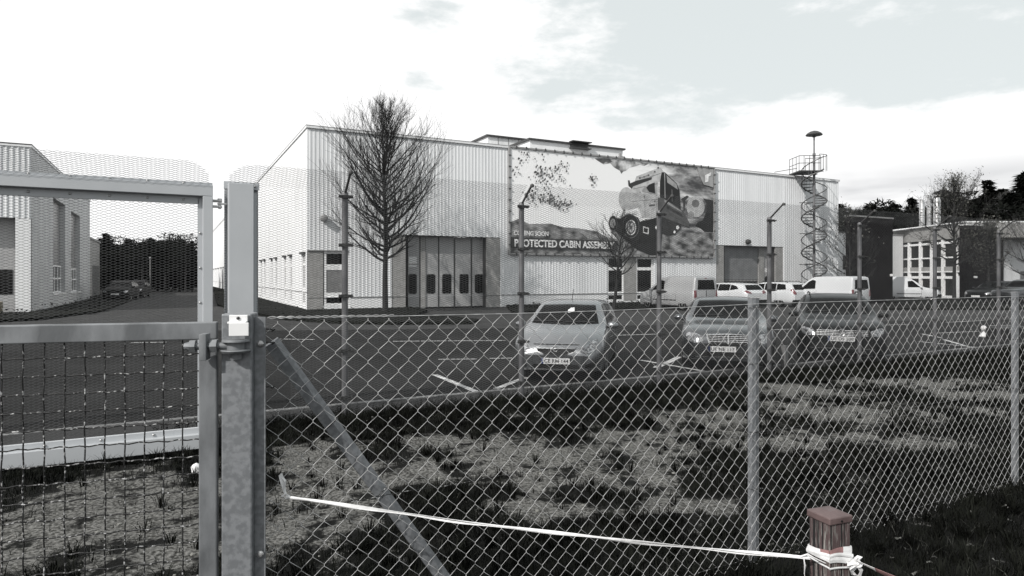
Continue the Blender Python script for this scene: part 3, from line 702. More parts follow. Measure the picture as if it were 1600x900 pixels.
for q in ((500, 310, 715, 262), (478, 420, 715, 400), (600, 360, 604, 552), (700, 262, 704, 556), (640, 205, 740, 172), (560, 215, 640, 185)): shape(zs(q[0], q[1], q[2], q[3], q[2]+3, q[3]+4, q[0]+3, q[1]+4), 'p20', name='printed_line')
for q in ((560, 215, 9), (596, 205, 7), (636, 190, 8), (690, 160, 8), (720, 125, 8), (598, 380, 6), (690, 420, 7), (560, 340, 5)): shape(ellp(*q, q[2], 8), 'p12', name='printed_rivet')
shape(zs(640, 450, 690, 445, 690, 457, 640, 462), 'p12', name='printed_handle')
shape(zs(575, 330, 600, 290, 690, 252, 695, 352, 650, 350), 'p35', name='printed_side_window')
shape(zs(615, 300, 640, 272, 688, 255, 692, 350, 640, 338), 'p02', name='printed_side_window')
shape(zs(750, 165, 778, 165, 885, 265, 908, 330, 918, 490, 735, 385, 735, 250), 'p02', name='printed_windscreen')
shape(zs(792, 190, 880, 268, 893, 318, 800, 255), 'p35', name='printed_visor')
shape(zs(772, 170, 780, 172, 784, 395, 776, 392), 'p35', name='printed_pillar')
shape(zs(835, 310, 845, 318, 848, 425, 838, 420), 'p12', name='printed_pillar')
shape(zs(716, 385, 765, 392, 940, 505, 990, 600, 992, 648, 925, 625, 790, 570, 716, 545), 'p12', name='printed_front')
shape(zs(770, 400, 925, 505, 930, 520, 772, 425), 'p35', name='printed_front_bar')
shape(zs(790, 450, 930, 535, 935, 560, 795, 485), 'p05', name='printed_grille')
shape(zs(720, 548, 790, 572, 925, 628, 915, 665, 870, 712, 785, 716, 735, 690, 640, 660, 690, 600), 'p05', name='printed_bumper')
shape(zs(730, 545, 735, 560, 650, 680, 630, 690, 640, 670, 715, 560), 'p80', name='printed_step_rail')
shape(zs(600, 575, 700, 570, 640, 640, 600, 620), 'p35', name='printed_step')
shape(zs(352, 572, 470, 530, 600, 590, 720, 560, 760, 650, 745, 740, 600, 770, 480, 770, 400, 720, 345, 680), 'p02', name='printed_chassis')
shape(zs(1060, 112, 1204, 140, 1204, 300, 1165, 285, 1120, 275, 1085, 200), 'p35', name='printed_cloud')
shape(zs(360, 560, 440, 500, 530, 500, 575, 590, 560, 600, 525, 530, 445, 530, 385, 575), 'p80', name='printed_wheel_arch')
shape(zs(540, 470, 552, 480, 582, 590, 570, 595), 'p80', name='printed_wheel_arch')
for c, a in (((322, 612), (38, 66)), ((478, 640), (74, 104))): shape(ellp(*c, *a), 'p20', name='printed_tyre'); shape(ellp(*c, a[0]*.94, a[1]*.95), 'p02', name='printed_tyre')
shape(ellp(318, 612, 24, 42), 'p35', name='printed_rim')
shape(ellp(478, 650, 46, 68), 'p80', name='printed_rim'); shape(ellp(478, 650, 38, 58), 'p12', name='printed_rim'); shape(ellp(478, 650, 30, 44), 'p55', name='printed_rim'); shape(ellp(478, 650, 13, 20), 'p12', name='printed_hub')
shape(zs(585, 640, 636, 652, 632, 710, 584, 696), 'p80', name='printed_step_frame'); shape(zs(592, 652, 628, 661, 625, 698, 591, 688), 'p02', name='printed_step_frame')
for c in ((727, 605, 15), (703, 650, 13), (888, 650, 14), (860, 690, 10)): shape(ellp(c[0], c[1], c[2], c[2]*1.2, 14), 'p80', name='printed_lamp')
shape(zs(1128, 192, 1182, 165, 1182, 192, 1160, 203, 1158, 246, 1128, 256), 'p80', name='logo')
# leafy twigs printed at the left
random.seed(8); m = MB(); lay[0] += 1; y0 = -.002-.0011*lay[0]
for (cx_, cy_, rx, ry, n_) in ((867, 272, 17, 20, 75), (842, 275, 9, 11, 45), (829, 306, 9, 9, 35), (850, 310, 16, 10, 60), (877, 318, 15, 11, 60), (926, 281, 6, 8, 26), (822, 243, 20, 8, 20), (806, 262, 9, 12, 18)):
    for _ in range(n_):
        a = random.gauss(0, .62); b = random.gauss(0, .62); x_, z_ = bh(cx_+a*rx, cy_+b*ry)
        r = random.uniform(.02, .085); t = random.uniform(0, 3)
        pts_ = [(x_+r*math.cos(t+k)*(.5 if i % 2 else 1), y0, z_+r*math.sin(t+k)) for i, k in enumerate((0, 1, 2, 3.1, 4.2, 5.2))]
        if xL+.15 < x_ < xR-.15 and zB+.15 < z_ < zT-.15: m.add(pts_, [tuple(range(6))])
m.build('printed_leaves', 'p12', bb)
ban = shape([(796, 370.5), (964, 376.5), (964, 391.5), (796, 387)], 'p05', name='caption_band')
def text_mesh(body, x0, x1, z0, z1, y, mat, parent, name, bold=0., rot=None, thick=.004, shear=0):
    cu = bpy.data.curves.new(name, 'FONT'); cu.body = body; cu.offset = bold; cu.extrude = .002; cu.shear = shear
    to = bpy.data.objects.new(name, cu); COL.objects.link(to); bpy.context.view_layer.update()
    me = bpy.data.meshes.new_from_object(to.evaluated_get(bpy.context.evaluated_depsgraph_get())); bpy.data.objects.remove(to)
    co = np.empty(len(me.vertices)*3); me.vertices.foreach_get('co', co); co = co.reshape(-1, 3); mn = co.min(0); mxx = co.max(0)
    X_ = x0+(co[:, 0]-mn[0])/(mxx[0]-mn[0])*(x1-x0); Z_ = z0+(co[:, 1]-mn[1])/(mxx[1]-mn[1])*(z1-z0); Y_ = y-(co[:, 2]-mn[2])/(mxx[2]-mn[2]+1e-9)*thick
    me.vertices.foreach_set('co', np.stack([X_, Y_, Z_], 1).ravel()); me.update()
    return link_mesh(name, me, mat, parent)
ty = -.002-.0011*lay[0]-.004
x0, z0 = bh(803, 387); x1, z1 = bh(803, 374); xe = bh(959, 380)[0]
text_mesh('PROTECTED CABIN ASSEMBLY', x0, xe, (bh(803, 385)[1]+bh(959, 389.5)[1])/2, (bh(803, 373.5)[1]+bh(959, 378)[1])/2, ty, 'p80', bb, 'caption', .03)
text_mesh('COMING SOON', bh(802, 366)[0], bh(856, 366)[0], bh(830, 368.5)[1], bh(830, 361)[1], ty, 'p80', bb, 'caption', .03)

# ============================================================ SPIRAL STAIR
c = at(1272, 49.3); st = empty('spiral_staircase', c, 0, 'dark spiral steel fire stair winding up the right end of the white hall', 'staircase')
zt = HC+(HY-268)*49.3/F
mb = MB(); mb.tube([(0, 0, 0), (0, 0, zt+1.1)], .09, 10); mb.build('centre_pole', 'post_steel', st, smooth=40)
R = .88; turns = 3.75; nst = 46
mb = MB()
for i in range(nst):
    a = 2*PI*turns*i/nst+.4; z = zt*(i+1)/nst-.12; b = a+.47
    p = [(.07*math.cos(a), .07*math.sin(a)), (R*math.cos(a), R*math.sin(a)), (R*math.cos((a+b)/2), R*math.sin((a+b)/2)), (R*math.cos(b), R*math.sin(b)), (.07*math.cos(b), .07*math.sin(b))]
    mb.zprism(p, z, z+.045)
mb.build('treads', 'trim_dark', st)
mb = MB(); n = 200
for off, rr in ((1.0, .036), (.05, .05)):
    mb.tube([(R*math.cos(2*PI*turns*i/n+.4), R*math.sin(2*PI*turns*i/n+.4), zt*i/n+off) for i in range(n+1)], rr, 5)
mb.build('handrail', 'trim_dark', st, smooth=60)
mb = MB()
for i in range(0, nst*2):
    a = 2*PI*turns*i/nst/2+.4; z = zt*i/nst/2; mb.tube([(R*math.cos(a), R*math.sin(a), z), (R*math.cos(a), R*math.sin(a), z+1.0)], .009, 4)
mb.build('balusters', 'post_steel', st)
pf = MB(); pf.box(-1.35, .2, -.6, 1.3, zt-.08, zt); pf = pf.build('landing', 'trim_dark', st)
mb = MB()
path = [(.2, -.6), (-.6, -.6), (-1.35, -.5), (-1.35, 1.2)]
for h in (.55, 1.1): mb.tube([(x_, y_, zt+h) for x_, y_ in path], .025, 5)
for x_, y_ in [(.2, -.6), (-.2, -.6), (-.6, -.6), (-1., -.55), (-1.35, -.5), (-1.35, 0), (-1.35, .6), (-1.35, 1.2)]: mb.tube([(x_, y_, zt), (x_, y_, zt+1.1)], .02, 5)
ring = [(R*math.cos(t), R*math.sin(t), zt+1.15) for t in np.linspace(-1.6, 1.9, 20)]; mb.tube(ring, .025, 5)
for t in np.linspace(-1.6, 1.9, 10): mb.tube([(R*math.cos(t), R*math.sin(t), zt), (R*math.cos(t), R*math.sin(t), zt+1.15)], .015, 4)
mb.build('guard_rail', 'trim_dark', pf)
mb = MB()
for z in (zt*.28, zt*.52, zt*.76): mb.box(-.05, .05, 0, 1.6, z, z+.06); mb.box(-1.1, .05, -.04, .04, z-.05, z-.0)
mb.build('bracket', 'trim_dark', st)
sr = empty('siren_mast', c+Vector((0, 0, zt+1.1)), 0, 'mushroom shaped siren on a mast above the spiral stair', 'siren')
zm = (HY-212)*49.3/F+HC-(zt+1.1)
mb = MB(); mb.tube([(0, 0, 0), (0, 0, zm)], .055, 8); mb.lathe([(.09, 0), (.11, .1), (.11, .25), (.08, .3)], n=10); mb.build('mast', 'post_steel', sr, smooth=40)
mb = MB(); mb.lathe([(.1, zm-.12), (.2, zm-.05), (.58, zm+.02), (.60, zm+.06), (.50, zm+.18), (.3, zm+.30), (.1, zm+.36), (.01, zm+.37)], n=24); mb.build('siren_hood', 'trim_dark', sr, smooth=40)

# ============================================================ LEFT WORKSHOP
CW = Frame(at(48, 31.7)); HW = CW.hy(48, 227)[1]
ws = empty('workshop', CW.o, TH, 'white flat roofed workshop at the left edge, its side greyed for shade', 'workshop')
zg = CW.hy(20, 340)[1]
s2 = lambda px: CW.hy(px, 432)[0]; t2 = lambda px: CW.hx(px, 432)[0]
ap = -7.5
mb = MB(); wall(mb, -14, 0, zg, HW-.1, (), rib=.03, pitch=.23); mb.build('ribbed_cladding', 'white_clad', ws, fix=False)
mb = MB(); mb.box(s2(24), 0, .0, .3, 0, zg); mb.build('corner_pier', 'white_flat', ws)
mb = MB(); mb.box(-14, s2(24), .8, .9, 0, zg); wdoor = mb.build('gate_panel', 'grey_door', ws)
mb = MB(); zz1 = CW.hy(8, 421, .8)[1]; zz0 = CW.hy(8, 460, .8)[1]; mb.bbox(CW.hy(20, 432, .8)[0]-2.2, CW.hy(20, 432, .8)[0], .77, .798, zz0, zz1, .012); mb.build('window', 'glass', wdoor)
mb = MB(); mb.box(-14, s2(24), .3, .8, zg-.005, zg); mb.quad((s2(24), .3, 0), (s2(24), .8, 0), (s2(24), .8, zg), (s2(24), .3, zg)); mb.build('recess', 'trim_grey', ws)
T1 = t2(140.5)
wo2 = [(t2(83), t2(102), CW.hx(84, 459)[1], CW.hx(84, 309)[1]), (t2(111), t2(125), CW.hx(112, 457)[1], CW.hx(112, 330)[1])]
m2 = Matrix(((0, 1, 0, 0), (1, 0, 0, 0), (0, 0, 1, 0), (0, 0, 0, 1))); m3 = Matrix(((0, -1, 0, 0), (1, 0, 0, 0), (0, 0, 1, 0), (0, 0, 0, 1)))
mb = MB(); wall(mb, 0, T1, 0, HW-.1, wo2, reveal=.35); mb.xform(m3); mb.build('side_wall', M('shaded side render', (.47, .475, .48), (.41, .415, .42), scale=.8, rough=.8), ws, fix=False)  # side wall coloured greyer than the front to stand for its shade
for a, b, z0, z1 in wo2:
    zm_ = z0+(z1-z0)*.30
    mb = MB(); mb.box(-.33, -.30, a, b, zm_, z1); sh = mb.build('window', 'glass_blind', ws)
    mb = MB(); z = zm_+.15
    while z < z1-.1: mb.box(-.30, -.285, a+.05, b-.05, z, z+.03); z += .22
    mb.build('blind_slats', 'trim_grey', sh)
    mb = MB(); mb.box(-.31, -.28, a, b, z0, zm_); g = mb.build('window', 'glass', ws)
    mb = MB(); st_ = (b-a)/4
    for i in range(5): mb.box(-.279, -.23, a+i*st_-.05, a+i*st_+.05, z0, zm_)
    for z in (z0, (z0+zm_)/2, zm_-.08): mb.box(-.278, -.235, a, b, z, z+.09)
    mb.box(-.3, .05, a-.05, b+.05, z0-.08, z0-.002)
    mb.build('frame', 'frame_white', g)
mb = MB(); mb.box(-14, .05, -.06, .35, HW-.1, HW); mb.box(-.35, .05, .35, T1, HW-.101, HW-.001); mb.build('parapet_cap', 'white_flat', ws)
mb = MB(); mb.box(-14, .06, -.07, .33, HW, HW+.05); mb.box(-.33, .06, .33, T1, HW-.001, HW+.049); mb.build('coping', 'trim_dark', ws)
mb = MB(); mb.quad((-14, .3, HW-.3), (0, .3, HW-.3), (0, T1, HW-.3), (-14, T1, HW-.3)); mb.quad((-14, T1, 0), (-14, T1, HW), (0, T1, HW-.1), (0, T1, 0)); mb.build('roof', 'roofing', ws)
T2 = t2(163); zlo = CW.hx(152, 375)[1]
mb = MB(); mb.box(-8, -.4, T1+.01, T2, 0, zlo); an = mb.build('annexe', 'grey_panel', ws)
mb = MB(); mb.box(-8.1, -.3, T1+.01, T2+.1, zlo, zlo+.15); mb.build('roof_edge', 'trim_grey', an)
mb = MB(); mb.box(-.42, -.38, T1+6, T2-1, 0, zlo*.55); mb.build('gate', 'glass_blind', an)
mb = MB(); mb.box(-.3, -.2, T1+2, T1+2.12, 0, zlo); mb.build('downpipe', 'trim_dark', an)
# pallets by the workshop gate
pp = CW.w(s2(9), -.9, 0)
for i in range(4):
    z = .0+i*.16; e = empty('pallet', pp+Vector((0, 0, z)), TH+random.uniform(-.03, .03), '%s timber pallet of the stack by the workshop gate' % ('lowest', 'second lowest', 'second highest', 'topmost')[i], 'pallet', 'pallets stacked by the workshop')
    mb = MB()
    for y in np.linspace(-.35, .35, 7): mb.box(-1.2, 0, y-.045, y+.045, .12, .142)
    mb.build('deck', 'pallet', e)
    mb = MB()
    for y in (-.35, 0, .35):
        mb.box(-1.2, 0, y-.05, y+.05, 0, .02)
        for x_ in (-1.12, -.6, -.08): mb.box(x_-.07, x_+.07, y-.05, y+.05, .02, .098)
    for x_ in (-1.12, -.6, -.08): mb.box(x_-.06, x_+.06, -.39, .39, .098, .12)
    mb.build('blocks', 'pallet', e)

# ============================================================ OFFICE BUILDING (right)
d1 = 42.3
B1 = Frame(at(1328, d1)); hb = B1.hy(1328, 338)[1]; L1 = B1.hy(1395, 400)[0]
tw = empty('brick_wall', B1.o, TH, 'tall free standing dark brick wall slab left of the glazed office front', 'wall')
mb = MB(); mb.box(0, L1, 0, .3, 0, hb); mb.build('wall', 'brick_dark', tw)
mb = MB(); mb.box(-.05, L1+.05, -.05, .35, hb, hb+.1); mb.build('coping', 'trim_grey', tw)
mb = MB(); x_, z_ = B1.hy(1391.5, 430); mb.bbox(x_-.1, x_+.12, -.2, -.003, z_-.08, z_+.08, .02); mb.build('wall_fitting', 'sign_white', tw)
A = at(1396, 62); Bp = at(1511, 52); ga = math.atan2(Bp.y-A.y, Bp.x-A.x)
GA = Frame(A, ga); off = empty('glazed_office', A, ga, 'two storey office with white window grid between the dark brick walls', 'office')
LG = (Bp-A).length; hg = HC+71*62/F
gx = lambda px, py=432: GA.hy(px, py, 0)
# x runs from A to B; outside is local -y
mb = MB(); zc = gx(1450, 376)[1]
mb.box(0, LG, .0, 8, zc, hg); mb.build('fascia', 'grey_panel', off)
mb = MB(); mb.box(-.2, LG, -.25, 8.2, hg, hg+.1); mb.build('roof', 'white_flat', off)
mb = MB(); mb.box(0, LG, .25, .3, 0, zc); gl = mb.build('window_wall', 'glass', off)
mb = MB()
cols = [1400.5, 1418.5, 1436, 1453.5, 1471, 1491, 1505]
zrow = [(gx(1440, 382)[1], .18), (gx(1440, 404)[1], .12), (gx(1440, 425)[1], .10), (gx(1440, 433.5)[1], .22)]
for px in cols: x_ = gx(px)[0]; mb.box(x_-.13, x_+.13, .05, .249, 0, zc)
for z, h in zrow: mb.box(0, LG, .09, .247, z-h/2, z+h/2)
mb.box(0, LG, -.02, .245, 0, .2)
mb.build('frame', 'frame_white', gl)
mb = MB(); mb.box(0, LG, .12, .244, gx(1440, 424.5)[1], gx(1440, 417.5)[1]); mb.build('spandrel', 'grey_panel', gl)
mb = MB(); mb.box(gx(1490)[0], LG, .0, .2, .2, gx(1500, 431)[1]); mb.build('entrance_wall', 'white_flat', off)
B2 = Frame(at(1510, 50)); hb2 = B2.hy(1510, 352)[1]; L2 = B2.hy(1568, 400)[0]
t3 = empty('brick_wall', B2.o, TH, 'dark brick wall slab right of the glazed office front', 'wall')
mb = MB(); mb.box(0, L2, 0, .5, 0, hb2); mb.build('wall', 'brick_dark', t3)
mb = MB(); mb.box(-.05, L2+.05, -.06, .55, hb2, hb2+.12); mb.build('coping', 'frame_white', t3)
mb = MB(); x_, z_ = B2.hy(1522, 433); mb.bbox(x_-.1, x_+.12, -.2, -.003, z_-.08, z_+.08, .02); mb.build('wall_fitting', 'sign_white', t3)
B3 = Frame(B2.w(L2+.02, .8, 0)); wh = empty('white_office', B3.o, TH, 'white rendered office wing at the right edge', 'office'); hw3 = B3.hy(1580, 353)[1]
mb = MB(); wall(mb, 0, 20, 0, hw3, [(B3.hy(1594, 432)[0], B3.hy(1612, 432)[0], 0, B3.hy(1600, 424)[1])], reveal=.4); mb.quad((0, 0, hw3), (20, 0, hw3), (20, 9, hw3), (0, 9, hw3)); mb.build('wall', 'white_flat', wh, fix=False)
mb = MB(); mb.box(B3.hy(1594, 432)[0], B3.hy(1612, 432)[0], .38, .42, 0, B3.hy(1600, 424)[1]); mb.build('door', 'grey_door', wh)
mb = MB(); mb.box(0, 20, -.08, .2, hw3, hw3+.12); mb.build('coping', 'trim_dark', wh)
B4 = Frame(at(1311, 56)); lo_ = empty('low_annexe', B4.o, TH, 'low white annexe between the hall and the left dark brick wall', 'building'); h4 = B4.hy(1318, 364)[1]
mb = MB(); mb.box(-1, 9, 0, 6, 0, h4); mb.build('wall', 'white_flat', lo_)
mb = MB(); mb.box(-1.05, 9.05, -.05, 6.05, h4, h4+.1); mb.build('coping', 'trim_grey', lo_)
mb = MB(); x_ = B4.hy(1318, 400)[0]; mb.box(x_-.1, x_+.25, -.03, -.003, 2.4, 3.6); mb.build('window', 'glass', lo_)
# chimneys
for i, (px, w_, py) in enumerate(((1440.5, 7.5, 312), (1451.5, 6, 304.5), (1464, 10, 309))):
    d = 60+i*.4; r = w_/2*d/F; zt_ = HC+(HY-py)*d/F; z0 = hg-.3
    e = empty('flue', at(px, d, 0), 0, ('left steel flue of the three on the office roof', 'thin middle steel flue, tallest of the three', 'wide right steel flue of the three on the office roof')[i], 'chimney', 'steel flues on the office roof')
    mb = MB(); mb.lathe([(r, .05), (r, zt_-.3), (r*.8, zt_-.1), (r*.8, zt_)] if i != 1 else [(r, .05), (r, zt_)], n=20); mb.build('pipe', 'chimney', e, smooth=40)
    for z in np.arange(z0+.6, zt_-.3, .75): mb = MB(); mb.lathe([(r, z), (r+.03, z+.01), (r+.03, z+.06), (r, z+.07)], n=20); mb.build('band', 'trim_grey', e)
    if i == 1: mb = MB(); mb.box(-.65, .7, -.02, .02, hg+2.2, hg+2.26); mb.build('tie_bar', 'trim_grey', e)
# ============================================================ VEHICLES
def interp(tab, x):
    if x <= tab[0][0]: return tab[0][1]
    for i in range(len(tab)-1):
        x0, y0 = tab[i]; x1, y1 = tab[i+1]
        if x <= x1:
            t = (x-x0)/(x1-x0)
            m0 = (y1-tab[i-1][1])/(x1-tab[i-1][0]) if i > 0 else (y1-y0)/(x1-x0)
            m1 = (tab[i+2][1]-y0)/(tab[i+2][0]-x0) if i+2 < len(tab) else (y1-y0)/(x1-x0)
            sl_ = (y1-y0)/(x1-x0)                                   # keep the curve from overshooting
            if sl_ == 0: m0 = m1 = 0
            else: m0 = max(min(m0/sl_, 2.5), 0)*sl_; m1 = max(min(m1/sl_, 2.5), 0)*sl_
            h = x1-x0; return (2*t**3-3*t*t+1)*y0+(t**3-2*t*t+t)*h*m0+(-2*t**3+3*t*t)*y1+(t**3-t*t)*h*m1
    return tab[-1][1]
def car_body(sp, parent):
    L, Wd = sp['L'], sp['W']/2
    xs = sorted(set([0, .015, .04, .08, .13]+[round(v, 3) for v in np.arange(.2, L-.2, .09)]+[L-.18, L-.10, L-.05, L-.02, L]))
    nose, tail = sp.get('nose', .42), sp.get('tail', .25)
    rings = []
    for x in xs:
        zt, zb = interp(sp['top'], x), interp(sp['belt'], x); zb = min(zb, zt-.015); z0 = interp(sp['bot'], x)
        w = Wd
        if x < nose: w *= 1-.30*(1-x/nose)**2.2
        if x > L-tail: w *= 1-.12*((x-L+tail)/tail)**2
        g = max(0, zt-zb); tum = min(g*sp.get('tumble', .34), .25*Wd+.05)
        wr = w*.955-tum
        hb_ = zb-z0
        ctrl = [(0, z0), (w*.6, z0), (w*.90, z0+.01), (w*.975, z0+.10*hb_+.02), (w*.995, z0+.35*hb_), (w*1.0, z0+.62*hb_), (w*.985, z0+.86*hb_), (w*.955, zb)]
        if g > .2: ctrl += [(w*.955-(w*.955-wr)*.5, zb+(zt-zb)*.52), (wr, zt-.085), (wr-.05, zt-.03), (wr*.6, zt-.006), (0, zt)]
        else: ctrl += [(w*.93, zb+g*.35), (w*.88, zb+g*.6), (w*.75, zb+g*.82), (w*.4, zb+g*.96), (0, zt)]
        pts = []
        for i in range(len(ctrl)-1):
            for t in (0, .5):
                p0 = ctrl[max(i-1, 0)]; p1 = ctrl[i]; p2 = ctrl[i+1]; p3 = ctrl[min(i+2, len(ctrl)-1)]
                if t == 0: pts.append(p1)
                else: pts.append(tuple((-(a+d)+9*(b+c))/16 for a, b, c, d in zip(p0, p1, p2, p3)))
        pts.append(ctrl[-1])
        ring = pts+[(-y, z) for y, z in pts[-2:0:-1]]
        rings.append([(L/2-x, y, z) for y, z in ring])
    n = len(rings[0]); V = [p for r in rings for p in r]; Fc = []
    for i in range(len(rings)-1):
        for k in range(n): Fc.append((i*n+k, (i+1)*n+k, (i+1)*n+(k+1) % n, i*n+(k+1) % n))
    # caps as strips across so they stay planar quads
    for b in (0, (len(rings)-1)*n):
        h = n//2
        for k in range(h):
            a, c = b+k, b+k+1; d, e = b+(n-k-1) % n, b+(n-k) % n
            if k == 0: Fc.append((a, c, d))
            elif k == h-1: Fc.append((a, c, e))
            else: Fc.append((a, c, d, e))
    me = bpy.data.meshes.new('body'); me.from_pydata(V, [], Fc); me.update()
    bm = bmesh.new(); bm.from_mesh(me); bmesh.ops.remove_doubles(bm, verts=bm.verts, dist=1e-5); bmesh.ops.recalc_face_normals(bm, faces=bm.faces); bm.to_mesh(me)
    bvh = BVHTree.FromBMesh(bm); bm.free()
    body = link_mesh('body', me, [sp['paint'], 'black_plastic'], parent)
    for wx in sp['wheels']:
        for sg in (1, -1):
            r = sp['wr']+.045; cb = bmesh.new(); bmesh.ops.create_cone(cb, cap_ends=True, segments=36, radius1=r, radius2=r, depth=.36, matrix=Matrix.Translation((L/2-wx, sg*(Wd-.06), sp['wr']+.01)) @ Matrix.Rotation(PI/2, 4, 'X'))
            cm = bpy.data.meshes.new('cut'); cb.to_mesh(cm); cb.free(); co = bpy.data.objects.new('cut', cm); COL.objects.link(co); cm.materials.append(MAT['black_plastic'])
            mod = body.modifiers.new('b', 'BOOLEAN'); mod.operation = 'DIFFERENCE'; mod.solver = 'EXACT'; mod.object = co
            try: mod.material_mode = 'TRANSFER'
            except Exception: pass
            dg = bpy.context.evaluated_depsgraph_get(); dg.update()
            nm = bpy.data.meshes.new_from_object(body.evaluated_get(dg)); body.modifiers.clear(); body.data = nm
            bpy.data.objects.remove(co)
    body.data.name = 'body'
    body.data.polygons.foreach_set('use_smooth', [True]*len(body.data.polygons)); body.data.set_sharp_from_angle(angle=math.radians(32))
    return body, bvh
def decal(bvh, pts, side, off, mat, name, parent, L, dens=.05, skirt=.02, shiny=True):
    """a fitted piece: outline projected on the body. front/rear: pts=(y,z); left/right: pts=(x from nose, z); top: (x,y)"""
    bm = bmesh.new(); vs = [bm.verts.new((a, b, 0)) for a, b in pts]; f = bm.faces.new(vs); bmesh.ops.triangulate(bm, faces=[f])
    for _ in range(5):
        le = [e for e in bm.edges if e.calc_length() > dens]
        if not le: break
        bmesh.ops.subdivide_edges(bm, edges=le, cuts=1); bmesh.ops.triangulate(bm, faces=[f for f in bm.faces if len(f.verts) > 4])
    D = {'front': Vector((-1, 0, 0)), 'rear': Vector((1, 0, 0)), 'left': Vector((0, -1, 0)), 'right': Vector((0, 1, 0)), 'top': Vector((0, 0, -1))}[side]
    for v in bm.verts:
        a, b = v.co.x, v.co.y
        o = {'front': (9, a, b), 'rear': (-9, a, b), 'left': (L/2-a, 9, b), 'right': (L/2-a, -9, b), 'top': (L/2-a, b, 9)}[side]
        h = bvh.ray_cast(Vector(o), D, 30)
        if h[0] is None:
            q = Vector(o)+D*8; h = bvh.find_nearest(q)
        v.co = h[0]-D*off*.5+h[1]*off*.7 if h[1].dot(D) < 0 else h[0]-D*off
    bd = [e for e in bm.edges if len(e.link_faces) == 1]
    r = bmesh.ops.extrude_edge_only(bm, edges=bd)
    for g in r['geom']:
        if isinstance(g, bmesh.types.BMVert): g.co += D*skirt
    bmesh.ops.recalc_face_normals(bm, faces=bm.faces)
    me = bpy.data.meshes.new(name); bm.to_mesh(me); bm.free()
    o = link_mesh(name, me, mat, parent, 40)
    return o
def hitx(bvh, y, z, side='front'):
    D = Vector((-1, 0, 0)) if side == 'front' else Vector((1, 0, 0)); h = bvh.ray_cast(Vector((9 if side == 'front' else -9, y, z)), D, 30); return h[0].x if h[0] else 0
def mir(pts): return [(-a, b) for a, b in pts]
def wheel(parent, x, y, r, sg, spokes=5):
    mb = MB(); w_ = .20
    mb.lathe([(r*.66, -w_/2), (r*.9, -w_/2), (r, -w_/2+.03), (r, w_/2-.03), (r*.9, w_/2), (r*.66, w_/2)], (x, y, r), 30, 'y'); t = mb.build('wheel', 'tyre', parent, smooth=40)
    mb = MB(); yo = y+sg*(w_/2-.012)
    mb.lathe([(r*.67, -.0), (r*.67, .02*sg), (r*.60, .012*sg), (r*.60, -.02*sg)], (x, yo, r), 30, 'y')
    mb.lathe([(.0001, -.0), (r*.16, 0), (r*.16, .012*sg), (.0001, .014*sg)], (x, yo, r), 14, 'y')
    for k in range(spokes):
        a = 2*PI*k/spokes+.3; c, s_ = math.cos(a), math.sin(a); st0 = len(mb.v); mb.box(r*.12, r*.63, -.012, .010, -.045*r/.3, .045*r/.3)
        mb.xform(Matrix(((c, 0, -s_, x), (0, 1, 0, yo), (s_, 0, c, r), (0, 0, 0, 1))), st0)
    mb.build('rim', 'rim', t, smooth=40)
    mb = MB(); mb.lathe([(r*.62, -.03*sg), (.001, -.03*sg)], (x, yo, r), 24, 'y'); mb.build('brake_disc', 'black_plastic', t)
